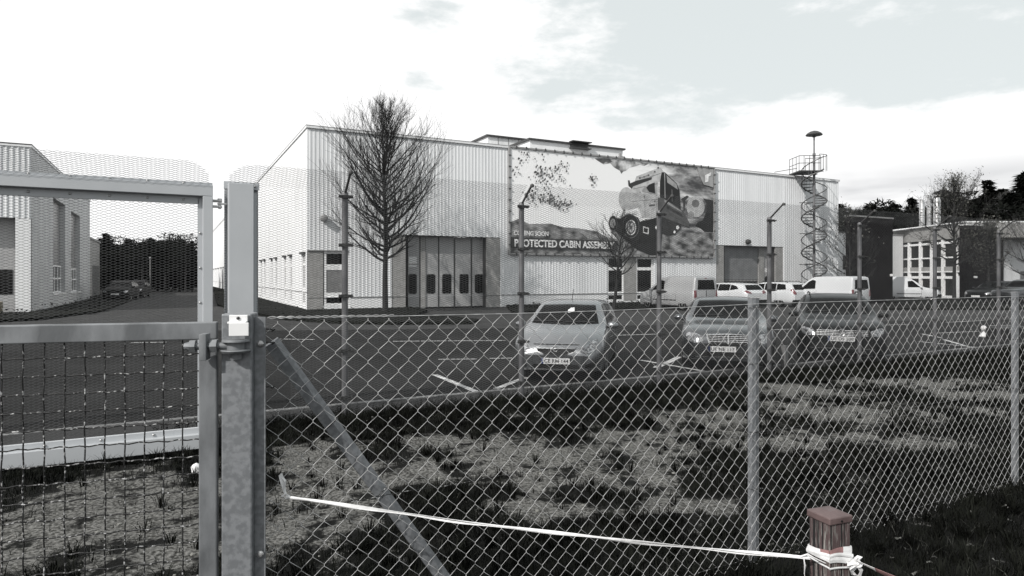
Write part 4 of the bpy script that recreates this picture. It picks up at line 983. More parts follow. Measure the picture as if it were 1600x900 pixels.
def car(name, label, cat, sp, loc, head, group=None):
    rz = math.atan2(head.y, head.x); root = empty(name, loc, rz, label, cat, group); L, Wd = sp['L'], sp['W']/2
    body, bvh = car_body(sp, root)
    for wx in sp['wheels']:
        for sg in (1, -1): wheel(root, L/2-wx, sg*(Wd-.115), sp['wr'], sg, sp.get('spokes', 5))
    D = lambda pts, side, mat, nm, off=.008, par=root, dens=.06, sk=.02: decal(bvh, pts, side, off, mat, nm, par, L, dens, sk)
    # glass
    y0, y1, zc, zr_ = sp['ws']
    D([(-y0, zc), (0, zc-.02), (y0, zc), (y1, zr_), (0, zr_+.015), (-y1, zr_)], 'front', 'car_glass', 'windscreen')
    for sd2, f in (('left', 1), ('right', -1)):
        for i, q in enumerate(sp['sidewin']): D(q, sd2, 'car_glass', 'side_window', dens=.09)
        # side moulding, sill, door gaps, handles
        if sp.get('moulding'): a, b, z = sp['moulding']; D([(a, z), (b, z), (b, z+.045), (a, z+.045)], sd2, 'black_plastic', 'moulding', .006, dens=.2)
        for gx_ in sp.get('gaps', []): D([(gx_, .30), (gx_+.012, .30), (gx_+.012, sp['beltz']-.02), (gx_, sp['beltz']-.02)], sd2, 'black_plastic', 'door_gap', .003, dens=.3, sk=.01)
        D([(sp['wheels'][0]+.4, .20), (sp['wheels'][1]-.4, .20), (sp['wheels'][1]-.42, .28), (sp['wheels'][0]+.42, .28)], sd2, 'black_plastic', 'sill', .010, dens=.2)
        for hx_ in sp.get('handles', []): D([(hx_, sp['beltz']-.12), (hx_+.17, sp['beltz']-.12), (hx_+.17, sp['beltz']-.085), (hx_, sp['beltz']-.085)], sd2, sp['paint'], 'door_handle', .022, dens=.2, sk=.03)
        # mirror
        mx_ = L/2-sp['mirror']; mb = MB(); mz = sp['beltz']+.07; bm = bmesh.new(); bmesh.ops.create_icosphere(bm, subdivisions=2, radius=1)
        for v in bm.verts:
            c_ = v.co; q = (abs(c_.x)**.8*(1 if c_.x > 0 else -1)*.075, abs(c_.y)**.8*(1 if c_.y > 0 else -1)*.11, abs(c_.z)**.8*(1 if c_.z > 0 else -1)*.07); v.co = (mx_+q[0], f*(Wd+.06)+q[1], mz+q[2])
        bm.verts.index_update(); mb.add([v.co[:] for v in bm.verts], [[v.index for v in f_.verts] for f_ in bm.faces]); bm.free()
        mr_ = mb.build('wing_mirror', sp['paint'], root, smooth=50)
        mb = MB(); mb.bbox(mx_-.02, mx_+.03, min(f*(Wd-.12), f*(Wd+.02)), max(f*(Wd-.12), f*(Wd+.02)), mz-.06, mz-.02, .008); mb.build('mirror_arm', 'black_plastic', mr_)
    if 'rearwin' in sp: D(sp['rearwin'], 'rear', 'car_glass', 'rear_window')
    for q, mt, nm, sdv, off in sp.get('extra', []): D(q, sdv, mt, nm, off)
    for q, mt, nm, sdv, off in sp.get('pair', []):
        D(q, sdv, mt, nm, off); D(mir(q), sdv, mt, nm, off)
    # plate
    if 'plate' in sp:
        txt, yc, z, dx, side_ = sp['plate']; sg = 1 if side_ == 'front' else -1
        xx = hitx(bvh, yc, z, side_)+sg*(dx+.006)
        mb = MB(); mb.bbox(xx-.004, xx+.004, yc-.26, yc+.26, z-.056, z+.056, .002); pl_ = mb.build('number_plate', 'plate', root)
        mb = MB(); mb.box(xx-.04*sg if sg > 0 else xx+.0045, xx-.0045*sg if sg > 0 else xx+.04, yc-.27, yc+.27, z-.066, z+.066); mb.build('plate_holder', 'black_plastic', pl_)
        if sg > 0 and txt:
            mb = MB(); mb.box(xx+.0042, xx+.0052, yc-.258, yc-.215, z-.054, z+.054); mb.build('country_band', 'plate_blue', pl_)
            me_o = text_mesh(txt, -.20, .235, -.034, .034, 0, 'ink', pl_, 'lettering', .015, thick=.0015)
            me_o.data.transform(Matrix(((0, -1, 0, xx+.0042), (1, 0, 0, yc), (0, 0, 1, z), (0, 0, 0, 1))))
            # text runs left to right for someone facing the nose: mirror y
            me_o.data.transform(Matrix.Translation((0, 0, 0)))
    return root, bvh, body, D

head1 = Vector((-math.sin(math.radians(13)), -math.cos(math.radians(13)), 0))
def placed(front, L, hd): return Vector(front)-hd*L/2
def tor(mb, c, R, r, n=20, ax='x'):
    pts = [(c[0], c[1]+R*math.cos(2*PI*i/n), c[2]+R*math.sin(2*PI*i/n)) for i in range(n+1)]; mb.tube(pts, r, 5)
# ---- silver hatchback
sp1 = dict(L=4.0, W=1.72, paint='silver', wr=.30, wheels=(.78, 3.28), nose=.55, tail=.4, tumble=.36, mirror=1.32, beltz=.93,
 top=[(0, .56), (.05, .68), (.18, .80), (.45, .90), (1.05, 1.03), (1.85, 1.40), (2.2, 1.475), (2.8, 1.49), (3.4, 1.44), (3.65, 1.36), (3.9, 1.02), (4.0, .80)],
 belt=[(0, .52), (.15, .66), (.45, .78), (1.0, .90), (2, .95), (3.4, 1.03), (3.9, .95), (4.0, .78)], bot=[(0, .24), (.3, .19), (3.7, .2), (4, .32)],
 ws=(.66, .53, 1.045, 1.385), sidewin=[[(1.50, .98), (2.35, 1.01), (2.35, 1.40), (2.05, 1.38), (1.75, 1.2)], [(2.41, 1.01), (3.15, 1.06), (3.35, 1.16), (3.1, 1.36), (2.41, 1.40)]], gaps=[1.28, 2.40], handles=[2.15], rearwin=[(-.5, 1.08), (.5, 1.08), (.42, 1.38), (-.42, 1.38)], plate=('CE RM 144', 0, .42, .02, 'front'),
 extra=[([(-.36, .665), (.36, .665), (.33, .60), (.20, .545), (0, .525), (-.20, .545), (-.33, .60)], 'black_plastic', 'grille', 'front', .006),
        ([(-.40, .355), (.40, .355), (.46, .27), (-.46, .27)], 'black_plastic', 'lower_intake', 'front', .006),
        ([(-.42, .725), (.42, .725), (.40, .712), (-.40, .712)], 'black_plastic', 'bonnet_gap', 'front', .003)],
 pair=[([(.44, .60), (.54, .565), (.66, .60), (.735, .72), (.72, .82), (.66, .80), (.54, .70)], 'lamp_glass', 'headlight', 'front', .012),
       ([(.55, .37), (.67, .40), (.71, .33), (.60, .29), (.52, .30)], 'black_plastic', 'fog_lamp_recess', 'front', .006)])
fr = Vector(((868-CX)/F*11.0, 11.0, 0)); c1, bv, bd, D = car('parked_car', 'silver hatchback parked nose to the fence with a white paper behind its windscreen', 'car', sp1, placed(fr, 3.76, head1), head1, 'cars parked along the fence'); c1.scale = (.94, .94, .90)
gr = [o for o in c1.children if o.name.startswith('grille')][0]
D([(-.37, .675), (.37, .675), (.35, .640), (-.35, .640)], 'front', 'silver', 'grille_bar', .02, gr)
D([(-.35, .60), (-.2, .548), (0, .528), (.2, .548), (.35, .60), (.355, .587), (.2, .528), (0, .508), (-.2, .528), (-.355, .587)], 'front', 'chrome', 'grille_trim', .012, gr, .03)
mb = MB(); x = hitx(bv, 0, .64)+.03; tor(mb, (x, 0, .645), .048, .007); mb.tube([(x, -.085, .638), (x, .01, .645), (x, -.01, .649), (x, .085, .654)], .006, 5); mb.build('badge', 'chrome', gr, smooth=50)
D([(.02, 1.23), (.14, 1.25), (.12, 1.33), (.05, 1.33), (.0, 1.28)], 'front', 'sign_white', 'paper_note', .014)
D([(-.62, 1.06), (-.05, 1.07), (-.05, 1.085), (-.6, 1.078)], 'front', 'black_plastic', 'wiper', .02, sk=.01); D([(.02, 1.06), (.58, 1.06), (.58, 1.075), (.02, 1.075)], 'front', 'black_plastic', 'wiper', .02, sk=.01)
D([(-.50, .265), (.50, .265), (.50, .245), (-.5, .245)], 'front', 'chrome', 'bumper_lip', .01)
mb = MB(); mb.tube([(L_ := -.2, 0, 1.47), (-.38, 0, 1.72)], .006, 5); mb.build('aerial', 'black_plastic', c1)
# ---- grey saloon
sp2 = dict(L=4.6, W=1.80, paint='grey_metal', wr=.32, wheels=(.82, 3.62), nose=.5, tail=.3, tumble=.42, mirror=1.55, beltz=.92,
 top=[(0, .60), (.05, .75), (.16, .83), (.5, .90), (1.4, 1.0), (2.15, 1.36), (2.5, 1.435), (3.0, 1.44), (3.5, 1.36), (4.05, 1.08), (4.45, 1.02), (4.6, .86)],
 belt=[(0, .56), (.16, .70), (.5, .80), (1.3, .90), (2.5, .93), (4.0, .98), (4.5, .94), (4.6, .8)], bot=[(0, .22), (.3, .18), (4.3, .2), (4.6, .34)],
 ws=(.68, .54, 1.02, 1.36), sidewin=[[(1.75, .96), (2.55, .98), (2.55, 1.34), (2.3, 1.33), (1.95, 1.16)], [(2.62, .98), (3.35, 1.0), (3.7, 1.06), (3.4, 1.26), (3.1, 1.34), (2.62, 1.35)]], gaps=[1.45, 2.6, 3.5], handles=[2.3, 3.2], rearwin=[(-.5, 1.05), (.5, 1.05), (.42, 1.34), (-.42, 1.34)], plate=('UE NE 117', -.12, .455, .02, 'front'),
 extra=[([(-.40, .735), (0, .75), (.40, .735), (.36, .58), (.27, .53), (-.27, .53), (-.36, .58)], 'black_plastic', 'grille', 'front', .006),
        ([(-.45, .385), (.45, .385), (.50, .30), (-.50, .30)], 'black_plastic', 'lower_intake', 'front', .006)],
 pair=[([(.46, .60), (.60, .565), (.74, .60), (.80, .70), (.76, .775), (.60, .76), (.47, .70)], 'lamp_glass', 'headlight', 'front', .012),
       ([(.55, .40), (.76, .42), (.75, .34), (.58, .32)], 'black_plastic', 'side_intake', 'front', .006)])
head1 = Vector((-math.sin(math.radians(16)), -math.cos(math.radians(16)), 0)); fr = Vector(((1138-CX)/F*12.35, 12.35, 0)); c2, bv, bd, D = car('parked_car', 'grey saloon with a wide chrome slatted grille, parked between the silver and the dark car', 'car', sp2, placed(fr, 4.55, head1), head1, 'cars parked along the fence'); c2.scale = (.99, .98, .93)
gr = [o for o in c2.children if o.name.startswith('grille')][0]
for z in (.715, .68, .645, .61, .575): D([(-.38, z), (.38, z), (.37, z-.012), (-.37, z-.012)], 'front', 'chrome', 'slat', .014, gr)
D([(-.41, .745), (0, .762), (.41, .745), (.40, .728), (0, .745), (-.40, .728)], 'front', 'chrome', 'grille_trim', .016, gr); D([(-.012, .74), (.012, .74), (.012, .55), (-.012, .55)], 'front', 'chrome', 'grille_trim', .018, gr)
D([(-.41, .74), (-.385, .74), (-.34, .58), (-.27, .535), (-.29, .525), (-.37, .575)], 'front', 'chrome', 'grille_trim', .016, gr, .03); D(mir([(-.41, .74), (-.385, .74), (-.34, .58), (-.27, .535), (-.29, .525), (-.37, .575)]), 'front', 'chrome', 'grille_trim', .016, gr, .03)
D([(-.60, .30), (.60, .30), (.60, .28), (-.6, .28)], 'front', 'chrome', 'bumper_lip', .012)
mb = MB(); tor(mb, (2.3-.2, 0, .895), .032, .004); mb.tube([(2.1, 0, .83), (2.1, 0, .927)], .003, 4); mb.tube([(2.1, 0, .895), (2.1, .027, .879)], .003, 4); mb.tube([(2.1, 0, .895), (2.1, -.027, .879)], .003, 4); mb.build('bonnet_badge', 'chrome', c2, smooth=50)
D([(-.62, 1.04), (-.05, 1.05), (-.05, 1.065), (-.6, 1.058)], 'front', 'black_plastic', 'wiper', .02, sk=.01)
# ---- dark estate
sp3 = dict(L=4.7, W=1.80, paint='dark_paint', wr=.32, wheels=(.86, 3.60), nose=.5, tail=.3, tumble=.36, mirror=1.5, beltz=.94,
 top=[(0, .60), (.05, .76), (.16, .84), (.5, .93), (1.3, 1.02), (2.05, 1.40), (2.4, 1.48), (3.0, 1.50), (3.8, 1.47), (4.2, 1.40), (4.55, 1.08), (4.7, .9)],
 belt=[(0, .56), (.16, .70), (.5, .82), (1.3, .92), (2.5, .95), (4.2, 1.0), (4.6, .94), (4.7, .84)], bot=[(0, .22), (.3, .18), (4.4, .2), (4.7, .34)],
 ws=(.69, .56, 1.045, 1.40), sidewin=[[(1.7, .98), (2.5, 1.0), (2.5, 1.38), (2.2, 1.37), (1.9, 1.18)], [(2.57, 1.0), (3.3, 1.02), (3.3, 1.40), (2.57, 1.40)], [(3.37, 1.02), (4.1, 1.06), (4.0, 1.32), (3.37, 1.39)]], gaps=[1.4, 2.54, 3.35], handles=[2.25, 3.1], rearwin=[(-.5, 1.08), (.5, 1.08), (.45, 1.38), (-.45, 1.38)], plate=('UE DS 508', -.02, .545, .02, 'front'),
 extra=[([(-.52, .74), (.52, .74), (.48, .62), (.35, .595), (-.35, .595), (-.48, .62)], 'black_plastic', 'grille', 'front', .006),
        ([(-.50, .46), (.50, .46), (.55, .30), (-.55, .30)], 'black_plastic', 'lower_intake', 'front', .006),
        ([(-.62, .335), (.62, .335), (.62, .318), (-.62, .318)], 'chrome', 'bumper_lip', 'front', .012)],
 pair=[([(.54, .63), (.66, .60), (.77, .64), (.81, .72), (.77, .79), (.66, .77), (.55, .72)], 'lamp_glass', 'headlight', 'front', .012)])
head1 = Vector((-math.sin(math.radians(23)), -math.cos(math.radians(23)), 0)); fr = Vector(((1316-CX)/F*13.6, 13.6, 0)); c3, bv, bd, D = car('parked_car', 'nearly black estate car with a round badge in its chrome barred grille', 'car', sp3, placed(fr, 4.7, head1), head1, 'cars parked along the fence'); c3.scale = (1, .97, .92)
gr = [o for o in c3.children if o.name.startswith('grille')][0]
for z in (.735, .70, .665, .63): D([(-.50, z), (.50, z), (.49, z-.014), (-.49, z-.014)], 'front', 'chrome', 'slat', .014, gr)
mb = MB(); x = hitx(bv, 0, .70)+.035; zc_ = .69; tor(mb, (x, 0, zc_), .068, .009, 24)
mb.tube([(x, -.028, zc_+.055), (x, 0, zc_+.008), (x, .028, zc_+.055)], .008, 5); mb.tube([(x, -.055, zc_+.03), (x, -.03, zc_-.05), (x, 0, zc_-.004), (x, .03, zc_-.05), (x, .055, zc_+.03)], .008, 5); mb.build('badge', 'chrome', gr, smooth=50)
mb = MB()
for sg in (1, -1): mb.tube([(.15, sg*.58, 1.475), (.05, sg*.57, 1.53), (-1.4, sg*.57, 1.53), (-1.6, sg*.58, 1.47)], .016, 6)
mb.build('roof_rail', 'black_plastic', c3, smooth=60)
D([(-.64, 1.07), (-.05, 1.08), (-.05, 1.095), (-.62, 1.088)], 'front', 'black_plastic', 'wiper', .02, sk=.01)
# ---- second row: noses towards the hall
hv = V_.copy()
def van_spec(paint='white_paint'):
    return dict(L=4.4, W=1.80, paint=paint, wr=.32, wheels=(.88, 3.55), nose=.45, tail=.1, tumble=.16, mirror=1.25, beltz=1.02, moulding=(1.3, 3.1, .52),
     top=[(0, .62), (.05, .80), (.2, .90), (.7, 1.04), (.98, 1.12), (1.7, 1.66), (2.0, 1.78), (2.6, 1.82), (4.1, 1.82), (4.30, 1.79), (4.36, 1.70), (4.40, 1.15)],
     belt=[(0, .58), (.2, .74), (.7, .92), (1.0, 1.02), (4.3, 1.04), (4.4, 1.0)], bot=[(0, .26), (.3, .2), (4.2, .24), (4.4, .36)],
     ws=(.66, .60, 1.14, 1.70), sidewin=[[(1.22, 1.06), (2.15, 1.10), (2.15, 1.55), (1.95, 1.60), (1.72, 1.50)]], gaps=[1.2, 2.25, 3.1], handles=[2.0],
     rearwin=[(-.62, 1.12), (.62, 1.12), (.56, 1.62), (-.56, 1.62)], plate=('', 0, .62, .01, 'rear'),
     pair=[([(.70, .70), (.84, .70), (.83, 1.08), (.72, 1.08)], 'tail_glass', 'tail_light', 'rear', .012)],
     extra=[([(-.02, 1.08), (.02, 1.08), (.02, .45), (-.02, .45)], 'black_plastic', 'door_gap', 'rear', .004), ([(-.8, .50), (.8, .50), (.8, .34), (-.8, .34)], 'black_plastic', 'rear_bumper', 'rear', .03), ([(-.08, 1.72), (.08, 1.72), (.08, 1.69), (-.08, 1.69)], 'tail_glass', 'brake_light', 'rear', .01)])
def rear_at(px, d, L, hd, side_off):  # rear left corner seen at px, d
    p = at(px, d); left = Vector((-hd.y, hd.x, 0)); return p+hd*L/2-left*side_off
v1 = Vector((-.50, .866, 0))
car('parked_van', 'silver grey panel van parked nose to the hall beside the small leaning tree', 'van', van_spec('van_silver'), rear_at(1084, 33.6, 4.4, v1, .9), v1, 'vehicles parked nose to the hall')
car('parked_van', 'white panel van behind the dark estate car, left of the free standing brick wall', 'van', van_spec(), rear_at(1331, 35.5, 4.4, v1, .9), v1, 'vehicles parked nose to the hall')
spw = dict(L=4.75, W=1.82, paint='white_paint', wr=.32, wheels=(.9, 3.65), nose=.5, tail=.3, tumble=.36, mirror=1.5, beltz=.95,
 top=[(0, .60), (.05, .74), (.2, .84), (.6, .92), (1.3, 1.0), (2.05, 1.40), (2.5, 1.49), (3.3, 1.50), (4.1, 1.44), (4.35, 1.36), (4.62, 1.05), (4.75, .9)],
 belt=[(0, .56), (.2, .72), (.6, .82), (1.3, .92), (2.5, .96), (4.2, 1.04), (4.6, .96), (4.75, .84)], bot=[(0, .24), (.3, .2), (4.5, .24), (4.75, .36)],
 ws=(.69, .56, 1.03, 1.40), sidewin=[[(1.7, .99), (2.6, 1.01), (2.6, 1.40), (2.2, 1.38), (1.9, 1.18)], [(2.65, 1.01), (3.5, 1.04), (3.5, 1.40), (2.65, 1.41)], [(3.55, 1.05), (4.15, 1.14), (3.95, 1.30), (3.55, 1.38)]], gaps=[1.45, 2.62, 3.52], handles=[2.3, 3.2],
 rearwin=[(-.66, 1.08), (.66, 1.08), (.55, 1.37), (-.55, 1.37)], plate=('', 0, .62, .01, 'rear'),
 pair=[([(.46, .86), (.80, .90), (.84, 1.02), (.70, 1.06), (.48, .96)], 'tail_glass', 'tail_light', 'rear', .014)], extra=[([(-.84, .50), (.84, .50), (.84, .34), (-.84, .34)], 'black_plastic', 'rear_bumper', 'rear', .02)])
car('parked_car', 'white estate car with tinted windows and red tail light, behind the grey saloon', 'car', spw, rear_at(1166, 36.5, 4.75, v1, .91), v1, 'vehicles parked nose to the hall')[0].scale = (1, 1, .96)
spu = dict(spw); spu.update(L=4.6, wr=.35, tumble=.25, top=[(0, .70), (.05, .86), (.2, .96), (.6, 1.04), (1.25, 1.12), (1.9, 1.50), (2.3, 1.62), (3.3, 1.64), (4.0, 1.60), (4.25, 1.52), (4.5, 1.15), (4.6, 1.0)],
 belt=[(0, .64), (.2, .82), (.6, .94), (1.3, 1.02), (4.1, 1.08), (4.45, 1.04), (4.6, .94)], bot=[(0, .32), (.3, .28), (4.4, .3), (4.6, .42)], beltz=1.04,
 ws=(.69, .60, 1.14, 1.52), sidewin=[[(1.6, 1.08), (2.5, 1.10), (2.5, 1.52), (2.1, 1.50), (1.8, 1.3)], [(2.56, 1.10), (3.35, 1.12), (3.35, 1.54), (2.56, 1.54)], [(3.4, 1.12), (4.05, 1.16), (3.95, 1.48), (3.4, 1.53)]], rearwin=[(-.66, 1.14), (.66, 1.14), (.60, 1.48), (-.60, 1.48)], wheels=(.9, 3.55), gaps=[1.4, 2.53, 3.4],
 pair=[([(.64, .84), (.82, .84), (.86, 1.16), (.74, 1.18)], 'tail_glass', 'tail_light', 'rear', .014)])
cu_, bv, bd, D = car('parked_car', 'white four wheel drive car with roof rails, between the white estate and the right van', 'car', spu, rear_at(1240, 37.5, 4.6, v1, .91), v1, 'vehicles parked nose to the hall'); cu_.scale = (1, 1, .90)
mb = MB()
for sg in (1, -1): mb.tube([(.1, sg*.62, 1.60), (0, sg*.62, 1.68), (-1.5, sg*.62, 1.68), (-1.7, sg*.62, 1.60)], .02, 6)
mb.build('roof_rail', 'black_plastic', cu_, smooth=60)
# far right vehicles
sps = dict(sp1); sps.update(paint='white_paint', plate=('', 0, .45, .02, 'front'), extra=[([(-.36, .62), (.36, .62), (.30, .54), (-.30, .54)], 'black_plastic', 'grille', 'front', .006), ([(-.8, .50), (.8, .50), (.8, .30), (-.8, .30)], 'black_plastic', 'bumper', 'front', .02)],
 belt=[(0, .56), (.15, .70), (.45, .80), (1.0, .90), (2, .93), (3.9, .95), (4.0, .85)], top=[(0, .60), (.05, .74), (.18, .84), (.7, .95), (1.1, 1.05), (1.75, 1.55), (2.0, 1.68), (2.6, 1.80), (3.8, 1.80), (3.95, 1.6), (4.0, 1.1)], ws=(.66, .56, 1.08, 1.55), moulding=(1.3, 2.9, .5), sidewin=[[(1.35, 1.0), (2.15, 1.0), (2.15, 1.45), (1.85, 1.48)]])
hr = Vector((.93, -.36, 0)); car('parked_van', 'small white van facing right in front of the glazed office', 'van', sps, at(1419, 49.0), hr, 'vehicles by the office')
spd = dict(sp3); spd.update(plate=('', 0, .5, .02, 'front'), extra=[]); 
car('parked_car', 'dark car mostly hidden behind the hedge in front of the right dark brick wall', 'car', spd, at(1557, 44), Vector((-.9, -.43, 0)), 'vehicles by the office')
spd2 = dict(spu); spd2.update(paint='grey_metal', plate=('', 0, .6, .02, 'rear'))
car('parked_car', 'tall grey car at the right edge before the white office wing', 'car', spd2, at(1605, 42), Vector((-.95, -.3, 0)), 'vehicles by the office')
spd3 = dict(sp3); spd3.update(plate=('', 0, .5, .02, 'front'), extra=[], paint='matt_dark')
car('parked_car', 'left dark car at the far end of the driveway beside the workshop', 'car', spd3, at(190, 50), Vector((.35, -.93, 0)), 'cars parked by the workshop')
car('parked_car', 'dark car at the far end of the driveway, right of the other dark car', 'car', spd3, at(212, 56), Vector((.35, -.93, 0)), 'cars parked by the workshop')

# ============================================================ TREES
def bare_tree(name, label, base, H_, R_c, z0, r0, nprim, seed, lean=(0, 0), leaves=0, twig=1., mat='bark', group=None, prof=None, k2=9, k3=4, leafmat='leaf'):
    rnd = random.Random(seed); root = empty(name, base, 0, label, 'tree', group)
    def trunk_pt(z): t = z/H_; return Vector((lean[0]*t+.10*math.sin(z*1.3+seed)*t, lean[1]*t+.08*math.cos(z*1.1+seed)*t, z))
    mb = MB(); zz_ = np.linspace(-.1, H_*.97, 26); mb.tube([trunk_pt(z) for z in zz_], [max(r0*(1.25 if z < .2 else 1)*(1-z/H_)**.8, .008) for z in zz_], 9); mb.build('trunk', mat, root, smooth=60)
    mb = MB(); tips = []
    prof = prof or (lambda t: (.80+.20*min(1, t/.15)) if t < .15 else (1 if t < .32 else max(.12, 1-.9*((t-.32)/.68)**1.15)))
    def limb(p, d, L_, r, lvl, up):
        nseg = 6 if lvl == 0 else 4 if lvl == 1 else 3; pts = [p.copy()]; q = p.copy(); d = d.normalized(); ds = []
        for i in range(nseg):
            d = (d+Vector((rnd.gauss(0, .09), rnd.gauss(0, .09), up+rnd.gauss(0, .05)))).normalized(); q = q+d*L_/nseg; pts.append(q.copy()); ds.append(d.copy())
        rs = [max(r*(1-.85*i/nseg), .0035*twig) for i in range(nseg+1)]
        mb.tube(pts, rs, 6 if lvl == 0 else 4 if lvl == 1 else 3, cap=False)
        if lvl == 0: n = k2
        elif lvl == 1: n = k3
        else: tips.append(pts[-1]); return
        for j in range(n):
            t = (j+rnd.uniform(.3, 1))/n*.92+.08; f = t*nseg; i = min(int(f), nseg-1); pp_ = pts[i].lerp(pts[i+1], f-i); dd = ds[i]
            ax = Vector((rnd.gauss(0, 1), rnd.gauss(0, 1), rnd.gauss(0, 1))); ax = (ax-dd*ax.dot(dd)).normalized()
            nd_ = (dd*.80+ax*rnd.uniform(.45, .75)+Vector((0, 0, .25))).normalized()
            limb(pp_, nd_, L_*(rnd.uniform(.24, .38) if lvl == 0 else rnd.uniform(.35, .6)), max(rs[i]*.5, .004*twig), lvl+1, .07)
    a = rnd.uniform(0, 6.3)
    for i in range(nprim):
        t = (i+rnd.uniform(0, .8))/nprim; z = z0+(H_*.93-z0)*t**.92; a += 2.4+rnd.uniform(-.5, .5)
        reach = R_c*prof(t)*rnd.uniform(.62, 1.2); el = math.radians(12+44*t+rnd.uniform(-8, 10))
        d = Vector((math.cos(a)*math.cos(el), math.sin(a)*math.cos(el), math.sin(el)))
        limb(trunk_pt(z), d, min(reach/math.cos(el)*1.12, (H_-z)*.75+.35), r0*(.36*(1-t)+.09), 0, .13)
    mb.build('branches', mat, root, fix=False)
    if leaves:
        T = []
        for _ in range(leaves):
            p = rnd.choice(tips)+Vector((rnd.gauss(0, .12), rnd.gauss(0, .12), rnd.gauss(0, .12))); r = rnd.uniform(.04, .09)
            for k in range(3): T.append((p.x+rnd.uniform(-r, r), p.y+rnd.uniform(-r, r), p.z+rnd.uniform(-r, r)))
        np_mesh('leaves', np.array(T), np.arange(len(T)).reshape(-1, 3), leafmat, root)
    return root
bare_tree('bare_tree', 'tall bare deciduous tree with many upswept twigs in front of the folding doors', at(602, 31.5), 10.2, 3.3, 2.45, .15, 82, 3, k2=12, k3=6, twig=1.15)
bare_tree('bare_tree', 'small leaning bare tree below the billboard', at(958, 33.6), 4.9, 2.0, 1.7, .10, 28, 7, lean=(.6, 0), twig=1.4, k2=9)
bare_tree('bare_tree', 'thin bare tree between the spiral stair and the left dark brick wall', at(1327, 40), 6.0, 1.9, 1.0, .07, 26, 11, leaves=500, twig=1.6, leafmat='leaf')
bare_tree('bare_tree', 'tall bare tree with sparse old leaves in front of the glazed office', at(1491, 43.5), 8.6, 2.6, 2.4, .13, 36, 17, leaves=2600, twig=1.6)
bare_tree('bare_tree', 'bare tree in front of the right dark brick wall, its twigs holding old leaves', at(1545, 45), 5.6, 1.9, 1.7, .09, 26, 23, leaves=2800, twig=1.5)
bare_tree('bare_tree', 'bare tree at the right edge before the white office wing', at(1606, 39), 5.4, 2.0, 1.6, .10, 22, 29, twig=1.6)
bare_tree('bare_tree', 'bare tree rising over the hill wood left of the free standing dark brick wall', at(1338, 92), 11.5, 3.6, 3, .2, 34, 31, twig=2.6, mat='bark_grey')
bare_tree('bare_tree', 'wide bare tree rising over the office roof behind the flues', at(1493, 88), 15.0, 5.4, 4, .26, 44, 37, twig=2.6)
bare_tree('bare_tree', 'pale bushy bare tree between the two dark spruces at the right', at(1573, 96), 14.2, 4.2, 4, .26, 44, 41, twig=2.8, mat='bark_grey', leaves=1500)
bare_tree('bare_tree', 'slim bare birch behind the left steel flue', at(1470, 96), 15.4, 2.6, 5, .18, 26, 43, twig=2.6, mat='bark_grey')
def conifer(kind, H_, R_c, seed, n=2600):
    rnd = random.Random(seed); T = []; mbT = MB()
    mbT.tube([(0, 0, -.2), (.1, .05, H_*.5), (0, 0, H_*.97)], [H_*.018, H_*.011, .02], 7)
    if kind == 'spruce':
        nl = int(H_*2.4)
        for l in range(nl):
            t = (l+.5)/nl; z = H_*(.10+.89*t); R = R_c*(1-t)**.85*rnd.uniform(.8, 1.15)+.12; k = max(5, int(11*(1-t)+5))
            for j in range(k):
                a = rnd.uniform(0, 2*PI); Rj = R*rnd.uniform(.65, 1.1); m = max(3, int(n/(nl*k)))
                for _ in range(m):
                    f = rnd.uniform(.1, 1)**.7; x_, y_ = math.cos(a)*Rj*f, math.sin(a)*Rj*f; zz_ = z-.28*Rj*f+rnd.gauss(0, .06); r = .20+.30*(1-f)
                    p = Vector((x_+rnd.gauss(0, .1*Rj), y_+rnd.gauss(0, .1*Rj), zz_))
                    d = Vector((math.cos(a+rnd.gauss(0, .6)), math.sin(a+rnd.gauss(0, .6)), rnd.gauss(-.25, .25)))*r*1.4; e = Vector((rnd.gauss(0, 1), rnd.gauss(0, 1), rnd.gauss(0, .5))).normalized()*r*.4
                    T += [p-d*.5-e, p-d*.5+e, p+d]
    else:
        cl = []
        for j in range(int(16+H_*.9)):
            t = rnd.random(); z = H_*(.42+.55*t); R = R_c*math.sqrt(max(.05, 1-((t-.35)/.75)**2))*rnd.uniform(.3, 1); a = rnd.uniform(0, 2*PI)
            c = Vector((math.cos(a)*R, math.sin(a)*R, z)); cl.append(c); mbT.tube([(0, 0, max(z-R*.5-.5, H_*.3)), c*.6+Vector((0, 0, z*.38)), c], [H_*.006, H_*.004, .02], 4, cap=False)
        for c in cl:
            rr = R_c*rnd.uniform(.26, .48)
            for _ in range(int(n/len(cl))):
                v = Vector((rnd.gauss(0, 1), rnd.gauss(0, 1), rnd.gauss(0, 1))).normalized(); v = Vector((v.x, v.y, v.z*.5))*rr*rnd.uniform(.5, 1.05); p = c+v; r = rnd.uniform(.10, .26)
                d = (v.normalized()+Vector((rnd.gauss(0, .6), rnd.gauss(0, .6), rnd.gauss(.3, .6))))*r; e = Vector((rnd.gauss(0, 1), rnd.gauss(0, 1), rnd.gauss(0, 1))).normalized()*r*.6
                T += [p-e, p+e, p+d]
    root = empty(kind, (0, 0, 0)); mbT.build('trunk', 'bark', root, smooth=60)
    T = np.array([t[:] for t in T]); np_mesh('crown', T, np.arange(len(T)).reshape(-1, 3), 'needles' if kind == 'spruce' else 'needles2', root)
    return root
protos = {}
def plant(kind, px, d, H_, label, group, var=0, wide=1.):
    key = (kind, var)
    if key not in protos:
        protos[key] = conifer(kind, 10., 2.5 if kind == 'spruce' else 3.2, hash(key) % 97 if False else 50+var*7+(3 if kind == 'pine' else 0), 3600)
        o = protos[key]
    else: o = copy_tree(protos[key])
    o.location = at(px, d); k = H_/10.; o.scale = (k*wide, k*wide, k); o.rotation_euler.z = random.uniform(0, 6.3); tag(o, label, 'tree', group); return o
